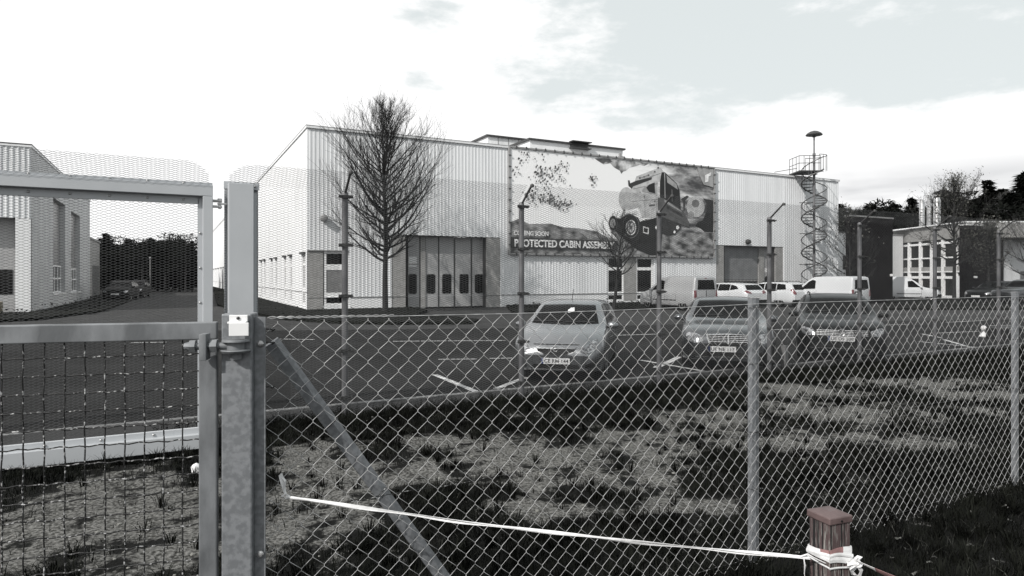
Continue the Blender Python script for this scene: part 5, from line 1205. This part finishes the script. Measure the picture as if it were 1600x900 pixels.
random.seed(21)
hh = lambda py, d: HC+(HY-py)*d/F
# the far wood seen through the left gate: front row then a taller back row
row = [(165, 368), (176, 382), (188, 376), (199, 380), (211, 385), (223, 378), (234, 383), (246, 379), (258, 372), (270, 382), (281, 376), (290, 372), (300, 379)]
for i, (px, py) in enumerate(row):
    d = 72+random.uniform(0, 7); plant('pine' if i % 3 else 'spruce', px, d, hh(py, d)*1.05, 'dark conifer in the dense far wood behind the driveway', 'conifers of the far wood', i % 3, 1.35 if px < 285 else .9)
for i in range(15):
    px = 150+i*10.3+random.uniform(-3, 3); d = 84+random.uniform(0, 8); plant('spruce', px, d, hh(random.uniform(372, 384), d), 'dark conifer in the dense far wood behind the driveway', 'conifers of the far wood', i % 3, 1.7)
right = [('pine', 1385, 313, 'umbrella shaped pine standing out above the left dark brick wall', 1.3), ('pine', 1352, 322, 'dark pine left of the umbrella shaped pine', 1.3), ('pine', 1322, 328, 'dark pine at the edge of the hall roof', 1.2),
         ('spruce', 1424, 308, 'pointed dark spruce left of the steel flues', 1.1), ('spruce', 1407, 338, 'low dark spruce left of the pointed spruce', 1.5), ('pine', 1368, 338, 'low dark pine above the left dark brick wall', 1.4), ('pine', 1500, 300, 'broad dark pine under the wide bare tree', 1.2),
         ('pine', 1478, 322, 'dark pine right behind the widest steel flue', 1.3), ('pine', 1455, 326, 'dark pine behind the steel flues', 1.3), ('spruce', 1542, 281, 'tall pointed dark spruce above the right dark brick wall', 1.15), ('spruce', 1520, 310, 'shorter dark spruce left of the tall spruce above the right dark brick wall', 1.5),
         ('pine', 1560, 318, 'dark pine right of the tall pointed spruce', 1.4), ('spruce', 1600, 268, 'very tall dark spruce cut by the right edge', 1.2), ('spruce', 1580, 300, 'dark spruce just left of the very tall one at the edge', 1.5), ('pine', 1437, 335, 'low dark pine between the pointed spruce and the flues', 1.4)]
for i, (kd, px, py, lb, wd) in enumerate(right):
    d = 88+random.uniform(-4, 8); plant(kd, px, d, hh(py, d), lb, 'conifers behind the office', i % 3, wd)
for i in range(26):
    px = 1308+i*13+random.uniform(-4, 4); d = 104+random.uniform(-4, 8); plant('spruce', px, d, hh(random.uniform(318, 336) if px < 1470 else random.uniform(292, 315), d), 'dark conifer massed in the wood behind the office', 'wood behind the office', i % 3, 1.8)
# thin pale pole with a small head, in front of the far wood
e = empty('pale_pole', at(234.5, 66), 0, 'thin pale pole before the dark far wood', 'street lamp'); mb = MB(); mb.tube([(0, 0, 0), (0, 0, 3.6)], [.045, .035], 8); mb.build('pole', 'trim_grey', e, smooth=50)
mb = MB(); mb.lathe([(.04, 3.6), (.09, 3.63), (.10, 3.7), (.05, 3.76), (.01, 3.77)], n=14); mb.build('pole_head', 'trim_grey', e, smooth=40)
# ============================================================ MESH FENCE (far) AND ITS GATE
ZB, ZT = -.02, 2.88; AW, AH = .25, .21; AL = math.hypot(AW, AH)
PWX, PHZ = .086, .030
def exp_mesh(name, s0, s1, z0, parent, corner=None, r=.00165, top=True):
    """expanded metal: zigzag strands; above ZT the sheet leans out along the arms. corner: 'r'/'l' rounds that top corner"""
    hmax = (ZT-z0)+(AL if top else 0); rows = int(hmax/(PHZ/2)); VS = []; QS = []; base = 0
    k0 = math.ceil(s0/(PWX/2)); k1 = math.floor(s1/(PWX/2))
    for i in range(rows+1):
        h = i*PHZ/2; a, b = s0, s1
        hz = h+z0
        if corner and h > ZT-z0-.02:
            e = (h-(ZT-z0))/AL; e = min(max(e, 0), 1); cut = .30*(1-math.sqrt(max(0, 1-e*e)))
            if corner == 'r': b = s1-cut
            else: a = s0+cut
        ks = np.arange(math.ceil(a/(PWX/2)), math.floor(b/(PWX/2))+1)
        if len(ks) < 2: continue
        x = ks*PWX/2; amp = PHZ*.235; hv_ = h+np.where((ks+i) % 2 == 0, amp, -amp)
        # doubled nodes give the short flat bond between strands
        f = PWX*.07; x2 = np.stack([x-f, x+f], 1).ravel(); h2 = np.stack([hv_, hv_], 1).ravel()
        hh_ = h2+z0; over = np.clip(hh_-ZT, 0, None); z = np.minimum(hh_, ZT)+over*AH/AL; y = -over*AW/AL
        m = len(x2)
        ring = [(0, r*1.15), (-r, -r*.7), (r, -r*.7)]
        V = np.stack([np.stack([x2, y+dy, z+dz], 1) for dy, dz in ring], 1).reshape(-1, 3)
        idx = np.arange(m-1)*3+base; Q = np.concatenate([np.stack([idx+j, idx+(j+1) % 3, idx+3+(j+1) % 3, idx+3+j], 1) for j in range(3)])
        VS.append(V); QS.append(Q); base += len(V)
    return np_mesh(name, np.concatenate(VS), np.concatenate(QS), 'meshsteel', parent)
mf = empty('mesh_fence', FF.o, TH, 'tall expanded metal fence with angled top arms in front of the car park', 'fence')
SB = -1.42                                                 # left edge of the gate post box
exp_mesh('mesh_panel', SB, -.05, ZB, mf, 'l')
for k in range(0, 8): exp_mesh('mesh_panel', k*DU-.05, (k+1)*DU-.05, ZB, mf)
posts = [0, 1, 2, 3, 4, 5, 6, 7]
def fence_post():
    mb = MB(); mb.lathe([(.040, -.3), (.040, ZT-.02), (.034, ZT), (.02, ZT+.01)], (0, .075, 0), 14); p = mb.build('post', 'post_steel', mf, smooth=40)
    mb = MB(); mb.tube([(0, .06, ZT-.02), (0, -.0, ZT+.03), (0, -AW, ZT+AH+.02)], .016, 8); mb.lathe([(.026, -.02), (.03, 0), (.026, .02)], (0, -AW+.005, ZT+AH), 8); mb.build('top_arm', 'trim_dark', p, smooth=50)
    for z in (ZT-.06, 2.20, 1.55, .85, .25):
        mb = MB(); mb.lathe([(.046, z-.022), (.046, z+.022)], (0, .075, 0), 14); mb.box(-.09, .09, .018, .034, z-.02, z+.02)
        for sx_ in (-.075, .075): mb.lathe([(.011, -.022), (.011, .018)], (sx_, 0, z), 6, 'y')
        mb.build('clamp', 'trim_dark', p)
    return p
p0 = fence_post()
for k in posts[1:]:
    c = copy_tree(p0, mf); c.location.x = k*DU
# gate post box
mb = MB(); b0, b1 = SB, -1.05
mb.bbox(b0+.03, b1-.07, -.20, .10, -.1, ZT+.0, .006); mb.box(b0, b1, .02, .08, -.1, ZT+.005); mb.box(b1-.071, b1-.03, -.12, .02, -.1, ZT-.10)
gpb = mb.build('gate_post', 'gate_paint', mf)
mb = MB(); mb.box(b0-.01, b1+.01, -.03, -.0, ZT-.05, ZT+.035); mb.build('post_cap', 'gate_paint', gpb)
# swing gate leaf of the mesh fence
mg = empty('mesh_gate', FF.w(-1.55, 0, 0), TH, 'tall grey framed expanded metal gate with a pale bottom rail on the driveway', 'gate')
gw = 5.3; g0, g1 = -gw, 0
def leaf_mesh(name, a, b, par, **k):
    o = exp_mesh(name, a-1.55, b-1.55, ZB+.1, par, **k); o.data.transform(Matrix.Translation((1.55, 0, 0))); return o
leaf_mesh('mesh_panel', g0, g1, mg, corner='r')
mb = MB(); zb_ = -.165
mb.bbox(g0, g1, -.10, .02, ZT-.16, ZT-.03, .006); mb.box(g0, g1, -.02, .025, ZT-.035, ZT+.005); mb.box(g0+.14, g1-.14, -.02, .025, ZT-.245, ZT-.155)
tr_ = mb.build('top_rail', 'gate_paint', mg)
mb = MB(); mb.bbox(g1-.105, g1, -.101, .021, .06, ZT-.161, .006); mb.box(g1-.155, g1-.104, -.02, .024, .06, ZT-.161); hs_ = mb.build('stile', 'gate_paint', mg)
mb = MB(); mb.bbox(g0, g0+.105, -.101, .021, .06, ZT-.161, .006); mb.box(g0+.104, g0+.155, -.02, .024, .06, ZT-.161); mb.build('stile', 'gate_paint', mg)
mb = MB(); mb.bbox(g0, g1, -.101, .021, zb_, .0, .006); mb.box(g0, g1, -.03, .024, -.001, .062); br_ = mb.build('bottom_rail', 'gate_paint', mg)
rv0 = []
def rv(x, z, y=-.022, r=.015, par=None):
    if not rv0: m = MB(); m.lathe([(r, 0), (r*.85, -.007), (r*.3, -.011)], (0, 0, 0), 8, 'y'); rv0.append(m.build('rivet', 'bolt', par, smooth=60)); o = rv0[0]
    else: o = rv0[0].copy(); COL.objects.link(o); o.parent = par
    o.location = (x, y, z)
for x_ in np.arange(g0+3.2, g1, .36): rv(x_, ZT-.012, par=tr_)
for x_ in np.arange(g0+3.2, g1-.1, .36): rv(x_, ZT-.20, par=tr_)
for z in np.arange(.3, ZT-.2, .40): rv(g1-.13, z, par=hs_)
for x_ in np.arange(g0+3.2, g1, .5): rv(x_, .03, -.033, par=br_)
mb = MB(); mb.box(0, .10, -.05, -.035, 2.66, 2.685); mb.box(0, .10, -.05, -.035, 2.60, 2.625)
mb.bbox(.0, .10, -.07, -.015, 2.672, 2.690, .003); mb.bbox(0, .10, -.07, -.015, 2.598, 2.612, .003); mb.bbox(.05, .15, -.06, -.025, 2.635, 2.655, .003); mb.lathe([(.016, 2.585), (.016, 2.70)], (.075, -.042, 0), 8); mb.lathe([(.024, 2.69), (.024, 2.705)], (.075, -.042, 0), 6)
mb.build('hinge', 'bolt', mg)

for x_ in (b0+.04, b1-.04): rv(x_, ZT-.01, -.032, par=gpb)
for z in np.arange(.15, ZT-.2, .5): rv(b1-.015, z, .019, par=gpb)
# ============================================================ NEAR CHAIN LINK FENCE
GZ = .10
Pa = at(410, 2.50, GZ); Pb = at(1185, 3.828, GZ); dirn = (Pb-Pa).xy.normalized(); CT = math.atan2(dirn.y, dirn.x)
CF = Frame((Pa.x, Pa.y, 0), CT); sb = (Pb-Pa).xy.length; sc_ = CF.hy(1594, 500)[0]
cl = empty('chain_link_fence', CF.o, CT, 'low galvanised chain link fence running across the foreground', 'fence')
ZF = GZ+1.535; P = .089
def chain(name, s0, s1, z0, z1, parent, r=.00118):
    """woven zigzag wires; each hooks round its neighbour with a small depth offset"""
    mb = MB(); rnd = random.Random(2); k = 0; x = s0
    ncol = int((s1-s0)/(P/2)); rows = int((z1-z0)/(P/2))
    def wob(x_, z): return .004*noise.noise((x_*2.2, z*2.2, 1.)), .004*noise.noise((x_*2.2, z*2.2, 9.)), .012*noise.noise((x_*.9, z*.9, 4.))
    for c in range(ncol):
        xc = s0+c*P/2; pts = []
        for i in range(rows+1):
            z = z1-i*P/2
            if z < z0: break
            sgn = 1 if (i+c) % 2 == 0 else -1; xx = xc+P/4*sgn*1.04; w_ = wob(xc, z)
            yo = .0026*(1 if sgn > 0 else -1)
            # tight bend with two close points
            pts.append((xx+w_[0]-.0, yo*-.6+w_[2], z+.0035+w_[1])); pts.append((xx+w_[0], yo+w_[2], z-.0035+w_[1]))
        mb.tube(pts, r, 5, cap=False)
    o = mb.build(name, 'wire', parent, smooth=80, fix=False); return o
cw = chain('wire_mesh', .035, sc_+.02, GZ-.04, ZF-.012, cl)
chain('wire_mesh', sc_+.02, sc_+3.2, GZ-.04, ZF-.012, cl)
mb = MB(); n = 90; pts = [(.02+i/n*(sc_+3), .006+.003*math.sin(i), ZF+.004-.012*math.sin(PI*min(1, (i/n*(sc_+3))/sb))) for i in range(n+1)]
mb.tube(pts, .0021, 6, cap=False)
for ph in (0, PI): mb.tube([(.02+i*.006, .006+.0045*math.cos(i*.55+ph), ZF+.006+.0045*math.sin(i*.55+ph)-.012*math.sin(PI*(i*.006)/sb)) for i in range(85)], .0014, 4)
mb.build('top_wire', 'wire', cl, smooth=80)
mb = MB()
for z in (GZ+.78, GZ+.06): mb.tube([(.02+i*.12, .008, z+.004*math.sin(i*1.7)) for i in range(int((sc_+3)/.12))], .0016, 5, cap=False)
mb.build('tension_wire', 'wire_dark', cl, smooth=80)
def lpost(x, wd=.031, top=ZF+.035):
    # folded channel post: two flat faces meeting at a soft ridge
    mb = MB(); pts = [(-wd, .045), (-wd, .012), (-.004, .006), (.002, .012), (wd, .016), (wd, .045), (wd-.006, .045), (wd-.006, .022), (0, .018), (-wd+.006, .018), (-wd+.006, .045)]
    mb.zprism([(x+a, b+.006) for a, b in pts], GZ-.5, top); p = mb.build('line_post', 'galv', cl)
    mb = MB()
    for z in (ZF-.02, ZF-.35, ZF-.75, GZ+.45): mb.tube([(x-wd-.004, .04, z), (x-wd-.004, -.001, z+.004), (x, -.002, z+.006), (x+wd+.004, -.001, z+.002), (x+wd+.004, .04, z)], .0016, 5)
    mb.build('tie_wire', 'wire_dark', p)
    mb = MB(); mb.zprism([(x+a*1.06, b+.006) for a, b in ((-wd, .048), (-wd, .010), (wd, .012), (wd, .048))], top, top+.004); mb.build('post_top', 'bolt', p)
lpost(sb); lpost(sc_); lpost(sc_+3.1)
# diagonal brace
xa, za = CF.hy(424, 534, .09); xb2, zb2 = CF.hy(690, 898, .09)
sl2 = (zb2-za)/(xb2-xa); xe_ = xb2+(GZ-.15-zb2)/sl2
A_ = Vector((xa, .07, za)); B_ = Vector((xe_, .11, GZ-.15)); dd = (B_-A_).normalized(); nn = Vector((-dd.z, 0, dd.x))
mb = MB(); wdt = .030
prof = [(-wdt, 0), (-wdt, -.006), (-.004, -.012), (wdt, -.004), (wdt, 0)]
prof = [(-wdt, .03), (-wdt, -.002), (.006, -.010), (wdt, .004), (wdt, .03)]
vs = [A_+nn*a+Vector((0, b, 0)) for a, b in prof]+[B_+nn*a+Vector((0, b, 0)) for a, b in prof]
mb.add(vs, [(0, 1, 2, 3, 4), (9, 8, 7, 6, 5)]+[(i, i+5, (i+1) % 5+5, (i+1) % 5) for i in range(5)]); brc = mb.build('diagonal_brace', 'galv', cl)
mb = MB()
for t in (.22, .42): 
    q = A_.lerp(B_, t); mb.tube([q-nn*.034+Vector((0, .01, 0)), q-nn*.02+Vector((0, -.014, 0)), q+nn*.02+Vector((0, -.014, .006)), q+nn*.034+Vector((0, .01, 0))], .0018, 5)
mb.build('tie_wire', 'wire_dark', brc)
# hooks where the net meets the gate post
mb = MB()
for z in (1.60, 1.55, 1.38, 1.13, .93, .75, .52, .3): mb.tube([(-.03, -.03, z), (-.01, -.036, z+.004), (.03, -.02, z-.002), (.045, .0, z-.004), (.035, .01, z-.012)], .0028, 5)
mb.build('net_hook', 'wire_dark', cl, smooth=60)

# ============================================================ NEAR GATE POST AND GATE
Gd = 2.45; gp = at(376, Gd, 0); gz = empty('gate_post', gp, math.radians(10), 'thick galvanised gate post carrying the near gate and its white bracket', 'gate post')
zt_ = HC-(489-HY)*Gd/F
mb = MB(); mb.bbox(-.055, .052, -.055, .055, -.4, zt_, .006); pst = mb.build('column', 'galv', gz)
mb = MB(); mb.zprism([(.053, -.02), (.092, -.02), (.092, -.012), (.053, -.012)], -.4, zt_-.015); pl_ = mb.build('side_plate', 'galv', gz)
mb = MB(); 
for z in (zt_-.115, zt_-.9): mb.lathe([(.013, 0), (.013, -.006), (.008, -.010), (.002, -.011)], (.075, -.022, z), 10, 'y')
mb.build('bolt', 'bolt', pl_)
mb = MB(); zt2 = zt_-.004; mb.bbox(-.024, .040, -.072, -.058, zt2-.024, zt2+.0, .002); mb.bbox(-.024, .040, -.100, -.070, zt2-.030, zt2-.022, .002); mb.bbox(-.018, .050, -.102, -.094, zt2-.074, zt2-.026, .002)
mb.build('bracket', 'white_plate', gz)
mb = MB(); mb.lathe([(.006, 0), (.006, -.004), (.002, -.006)], (.008, -.073, zt2-.011), 8, 'y'); mb.build('screw', 'ink', gz)
mb = MB(); zh = zt2-.110
mb.lathe([(.046, zh+.022), (.048, zh+.018), (.048, zh+.014)], (.0, -.075, 0), 20); mb.lathe([(.030, zh+.014), (.030, zh-.014)], (.0, -.075, 0), 20); mb.lathe([(.050, zh-.014), (.052, zh-.018), (.046, zh-.026)], (0, -.075, 0), 20); mb.lathe([(.020, zh-.026), (.020, zh-.05)], (0, -.075, 0), 6)
mb.tube([(-.17, -.075, zh-.002), (.0, -.075, zh)], .0125, 12); mb.lathe([(.026, -.085), (.026, -.062)], (0, -.075, zh), 6, 'x'); mb.lathe([(.024, -.135), (.024, -.155)], (0, -.075, zh), 6, 'x'); mb.lathe([(.016, -.155), (.011, -.175)], (0, -.075, zh), 8, 'x')
mb.bbox(-.118, -.094, -.105, -.045, zh-.05, zh+.045, .003)
mb.build('hinge', 'galv_dark', gz, smooth=35)
# gate leaf, opened slightly towards the camera
GT = math.atan2(1020, 3700); GF = Frame(at(340, Gd, 0), GT)
ng = empty('wire_grid_gate', GF.o, GT, 'near galvanised gate with crimped wire grid at the lower left', 'gate')
xL_ = -1.35; zr1 = GF.hy(313, 503)[1]; zr0 = GF.hy(313, 530)[1]; sw = -GF.hy(312, 432)[0]
mb = MB(); mb.bbox(xL_, 0, -.02, .02, zr0, zr1, .004); mb.build('rail', 'galv_dark', ng)
mb = MB(); mb.bbox(-sw, .001, -.0205, .0195, .02, zr0-.001, .005); mb.build('stile', 'galv_dark', ng)
mb = MB(); mb.bbox(xL_-.065, xL_, -.02, .02, .02, zr1, .005); mb.build('stile', 'galv_dark', ng)
mb = MB(); mb.bbox(xL_, -sw-.001, -.02, .02, .02, .085, .005); mb.build('rail', 'galv_dark', ng)
G = .0635; r = .0026
mb = MB(); k = 0; x_ = -sw-.058
while x_ > xL_+.01:
    pts = []; i = 0; z = zr0+.005; 
    while z > .08: pts.append((x_+.0012*math.sin(i*1.1+k), .0035*(1 if (i+k) % 2 else -1), z)); z -= G/2 if False else G; i += 1
    fine = []
    for j in range(len(pts)-1):
        a, b = Vector(pts[j]), Vector(pts[j+1])
        for t in (0, .25, .5, .75): q = a.lerp(b, t); q.y = a.y+(b.y-a.y)*(.5-.5*math.cos(PI*t)); fine.append(q)
    mb.tube(fine, r, 6, cap=False); x_ -= G; k += 1
mb.build('vertical_wires', 'wire_dark', ng, smooth=80)
mb = MB(); z = zr0-.055; k = 0
while z > .08:
    n = int((abs(xL_)-sw)/(G/4)); mb.tube([(-sw+.004-j*G/4, .0038*math.cos(j*PI/4+PI*k), z+.0022*math.sin(j*PI/4*2.0)) for j in range(n+1)], r, 6, cap=False); z -= G; k += 1
mb.build('horizontal_wires', 'wire_dark', ng, smooth=80)

# ============================================================ BOLLARD, TAPE, LITTER, SMALL THINGS
bp = at(1296, 2.5, 0); bo = empty('wooden_bollard', bp, math.radians(20), 'weathered brown wooden bollard with a plastic cap and barrier tape round it', 'bollard')
ztop = HC-(802-HY)*2.5/F
w_ = .051
mb = MB(); mb.bbox(-w_, w_, -w_, w_, -.1, ztop, .006)
bodyb = mb.build('post', 'wood', bo)
mb = MB(); cw_ = w_+.006
mb.bbox(-cw_, cw_, -cw_, cw_, ztop-.022, ztop+.006, .005); b0_ = len(mb.v)
mb.add([(-cw_+.004, -cw_+.004, ztop+.005), (cw_-.004, -cw_+.004, ztop+.005), (cw_-.004, cw_-.004, ztop+.005), (-cw_+.004, cw_-.004, ztop+.005), (-.02, -.02, ztop+.017), (.02, -.02, ztop+.017), (.02, .02, ztop+.017), (-.02, .02, ztop+.017)], [(0, 1, 5, 4), (1, 2, 6, 5), (2, 3, 7, 6), (3, 0, 4, 7), (4, 5, 6, 7)])
mb.build('cap', 'cap', bo)
mb = MB(); mb.lathe([(.004, 0), (.004, -.003)], (-.0, -cw_, ztop-.010), 8, 'y'); mb.build('screw', 'ink', bo)
def ribbon(mbw, pts, w, tw0=0., tw1=0., k=None, mi=0, thick=.0006):
    """a band of film along pts, twisting from tw0 to tw1 round its own axis"""
    pts = [Vector(p) for p in pts]; n = len(pts); b = len(mbw.v)
    for i, p in enumerate(pts):
        d = (pts[min(i+1, n-1)]-pts[max(i-1, 0)]).normalized(); up = Vector((0, 0, 1)); a = d.cross(up).normalized(); u2 = a.cross(d).normalized()
        t = tw0+(tw1-tw0)*i/(n-1); ww = w[i] if isinstance(w, list) else w; e = (u2*math.cos(t)+a*math.sin(t))*ww/2; nrm = (u2*-math.sin(t)+a*math.cos(t))*thick
        mbw.v += [(p-e+nrm)[:], (p+nrm*3)[:], (p+e+nrm)[:], (p+e-nrm)[:], (p-nrm)[:], (p-e-nrm)[:]]
    for i in range(n-1):
        for j in range(6): mbw.f.append((b+i*6+j, b+i*6+(j+1) % 6, b+(i+1)*6+(j+1) % 6, b+(i+1)*6+j)); mbw.mi.append(mi(i) if callable(mi) else mi)
def wrap(m, zc, w, off, slope, ph, mi, a0=0, a1=4):
    """turn round the square post; a in quarter turns"""
    q = w_+off; cs = [(-q, -q), (q, -q), (q, q), (-q, q)]; pts = []; n = 40
    for i in range(n+1):
        a = a0+(a1-a0)*i/n; k = int(math.floor(a)) % 4; t = a-math.floor(a); p = Vector(cs[k]).lerp(Vector(cs[(k+1) % 4]), t)
        pts.append((p.x, p.y, zc+slope*math.sin(a*PI/2+ph)+.002*math.sin(a*5)))
    ribbon(m, pts, w, 0, 0, mi=mi)
tp = empty('barrier_tape', bp, math.radians(20), 'white and faded red barrier tape tied from the bollard to the chain link net', 'tape')
mb = MB(); zw = HC-(868-HY)*2.45/F
wrap(mb, zw+.004, .030, .0022, .012, .4, lambda i: 1 if (i//6) % 3 == 0 else 0)
wrap(mb, zw-.018, .022, .0040, .010, 2.2, lambda i: 0)
wrap(mb, zw-.010, .013, .0056, .016, 1.3, lambda i: 0)
wrap(mb, zw-.040, .007, .0062, .006, 3.3, lambda i: 0)
mb.build('wrapping', ['tape_white', 'tape_red'], tp)
BI = Matrix.Translation(bp) @ Matrix.Rotation(math.radians(20), 4, 'Z'); BI = BI.inverted()
def pw(px, py, d): return BI @ Vector(((px-CX)/F*d, d, HC-(py-HY)/F*d))
# long run to the left, tied on the net; it hangs a little
L0 = pw(1266, 871, 2.47); fence_pt = CF.w(CF.hy(446, 774)[0], -.012, CF.hy(446, 774)[1]); L1_ = BI @ fence_pt
m = MB(); n = 70; pts = []
for i in range(n+1):
    t = i/n; p = L0.lerp(L1_, t); p.z -= .018*math.sin(PI*t); pts.append(p)
ribbon(m, pts, [.006+.006*abs(math.sin(i*.23)) for i in range(n+1)], .3, 7.4, mi=lambda i: 0)
pts2 = [p+Vector((0, 0, -.006+.002*math.sin(i*.5))) for i, p in enumerate(pts)]; ribbon(m, pts2, [.006+.003*math.sin(i*.31) for i in range(n+1)], 1.2, -4, mi=lambda i: 0)
m.build('tape_run', ['tape_white', 'tape_red'], tp)
# knot and loose end on the net
m = MB(); fp = lambda px, py, y=-.012: BI @ CF.w(CF.hy(px, py, y)[0], y, CF.hy(px, py, y)[1])
ribbon(m, [fp(447, 774), fp(445, 768), fp(442, 757), fp(440, 748), fp(438, 741)], [.006, .012, .016, .024, .026], .2, .9, mi=0)
ribbon(m, [fp(440, 776, -.016), fp(446, 772, -.02), fp(452, 775, -.016), fp(447, 779, -.012), fp(441, 775, -.014)], .008, 0, 2, mi=0)
ribbon(m, [fp(447, 775), fp(444, 764), fp(446, 752), fp(441, 745)], [.005, .009, .010, .008], 1.2, .3, mi=0)
m.build('loose_end', 'tape_white', tp)
# right knot, tails and the run that leaves the picture
m = MB()
K = (1338, 878, 2.45)
for (a, b, c, d_), ww in ((((0, 0), (-14, 4), (-6, 14), (4, 4)), .016), (((0, 0), (8, -6), (2, -8), (-8, -2)), .014), (((2, 0), (-10, 10), (-4, 20), (10, 26)), .018), (((0, 2), (8, 14), (4, 24), (14, 34)), .014)):
    ribbon(m, [pw(K[0]+q[0], K[1]+q[1], K[2]-.01+.012*i) for i, q in enumerate((a, b, c, d_))], ww, .2, 1.4, mi=0)
for cx_, cy_, r_, tw in ((0, 0, 5, 0), (2, 3, 6, 1.), (-3, 2, 5, 2.)): ribbon(m, [pw(K[0]+cx_+r_*math.cos(t), K[1]+cy_+r_*.8*math.sin(t), K[2]-.01*math.sin(t*1.5)) for t in np.linspace(0, 6, 12)], .010, tw, tw+1.5, mi=0)
m.build('knot', 'tape_white', tp)
m = MB(); n = 46; p0_, p1_ = pw(1340, 877, 2.44), pw(1500, 936, 2.15)
ribbon(m, [p0_.lerp(p1_, i/n)+Vector((0, 0, -.012*math.sin(PI*i/n))) for i in range(n+1)], [.014+.014*min(1, i/12) for i in range(n+1)], .9, .2, mi=lambda i: 1 if 9 <= i < 22 or 32 <= i < 42 else 0)
m.build('tape_run', ['tape_white', 'tape_red'], tp)
m = MB(); ribbon(m, [pw(1256, 872, 2.46), pw(1258, 884, 2.455), pw(1257, 896, 2.45), pw(1260, 912, 2.45)], [.008, .012, .014, .012], .4, 1.3, mi=0)
ribbon(m, [pw(1250, 870, 2.47), pw(1262, 866, 2.46), pw(1272, 872, 2.45), pw(1290, 880, 2.44)], [.006, .008, .008, .006], 0., 1, mi=0)
m.build('tail', 'tape_white', tp)
# paper litter by the gate stile
def litter(px, py, r, label, seed):
    p = ground(px, py, .03); mb = MB(); blob(mb, (0, 0, 0), r, .9, seed); o = mb.build('crumpled_paper', 'litter'); o.location = (p.x, p.y, vz(*FF.inv(p))+r*.7); tag(o, label, 'litter')
litter(307, 752, .055, 'crumpled white paper lying on the soil beside the gate stile', 3)
# marker post in the lot and small white bollard light, low trough
mpst = empty('marker_post', ground(1226, 574), TH, 'short pale square marker post in front of the dark estate car', 'marker post')
mb = MB(); mb.bbox(-.05, .05, -.05, .05, 0, .40, .01); mb.build('post', 'kerb', mpst); mb = MB(); mb.bbox(-.055, .055, -.055, .055, .40, .43, .008); mb.build('cap', 'kerb', mpst)
cn = empty('white_marker', ground(1537, 527), 0, 'small white marker with a round head standing on the asphalt at the right', 'marker')
mb = MB(); mb.lathe([(.09, 0), (.12, .03), (.06, .12), (.025, .16), (.025, .2)], n=14); mb.build('base', 'white_plate', cn, smooth=40)
mb = MB(); mb.lathe([(.01, .19), (.06, .21), (.08, .27), (.06, .33), (.01, .35)], n=14); mb.build('head', 'white_plate', cn, smooth=50)
tq = empty('drain_trough', ground(1577, 528), TH, 'low dark slatted trough on the asphalt beside the white marker', 'trough')
mb = MB(); mb.bbox(-.75, .75, -.25, .25, 0, .30, .01); mb.build('tub', 'black_plastic', tq)
mb = MB()
for i in range(8): mb.box(-.7+i*.19, -.6+i*.19, -.24, .24, .301, .325)
mb.build('slats', 'trim_dark', tq)
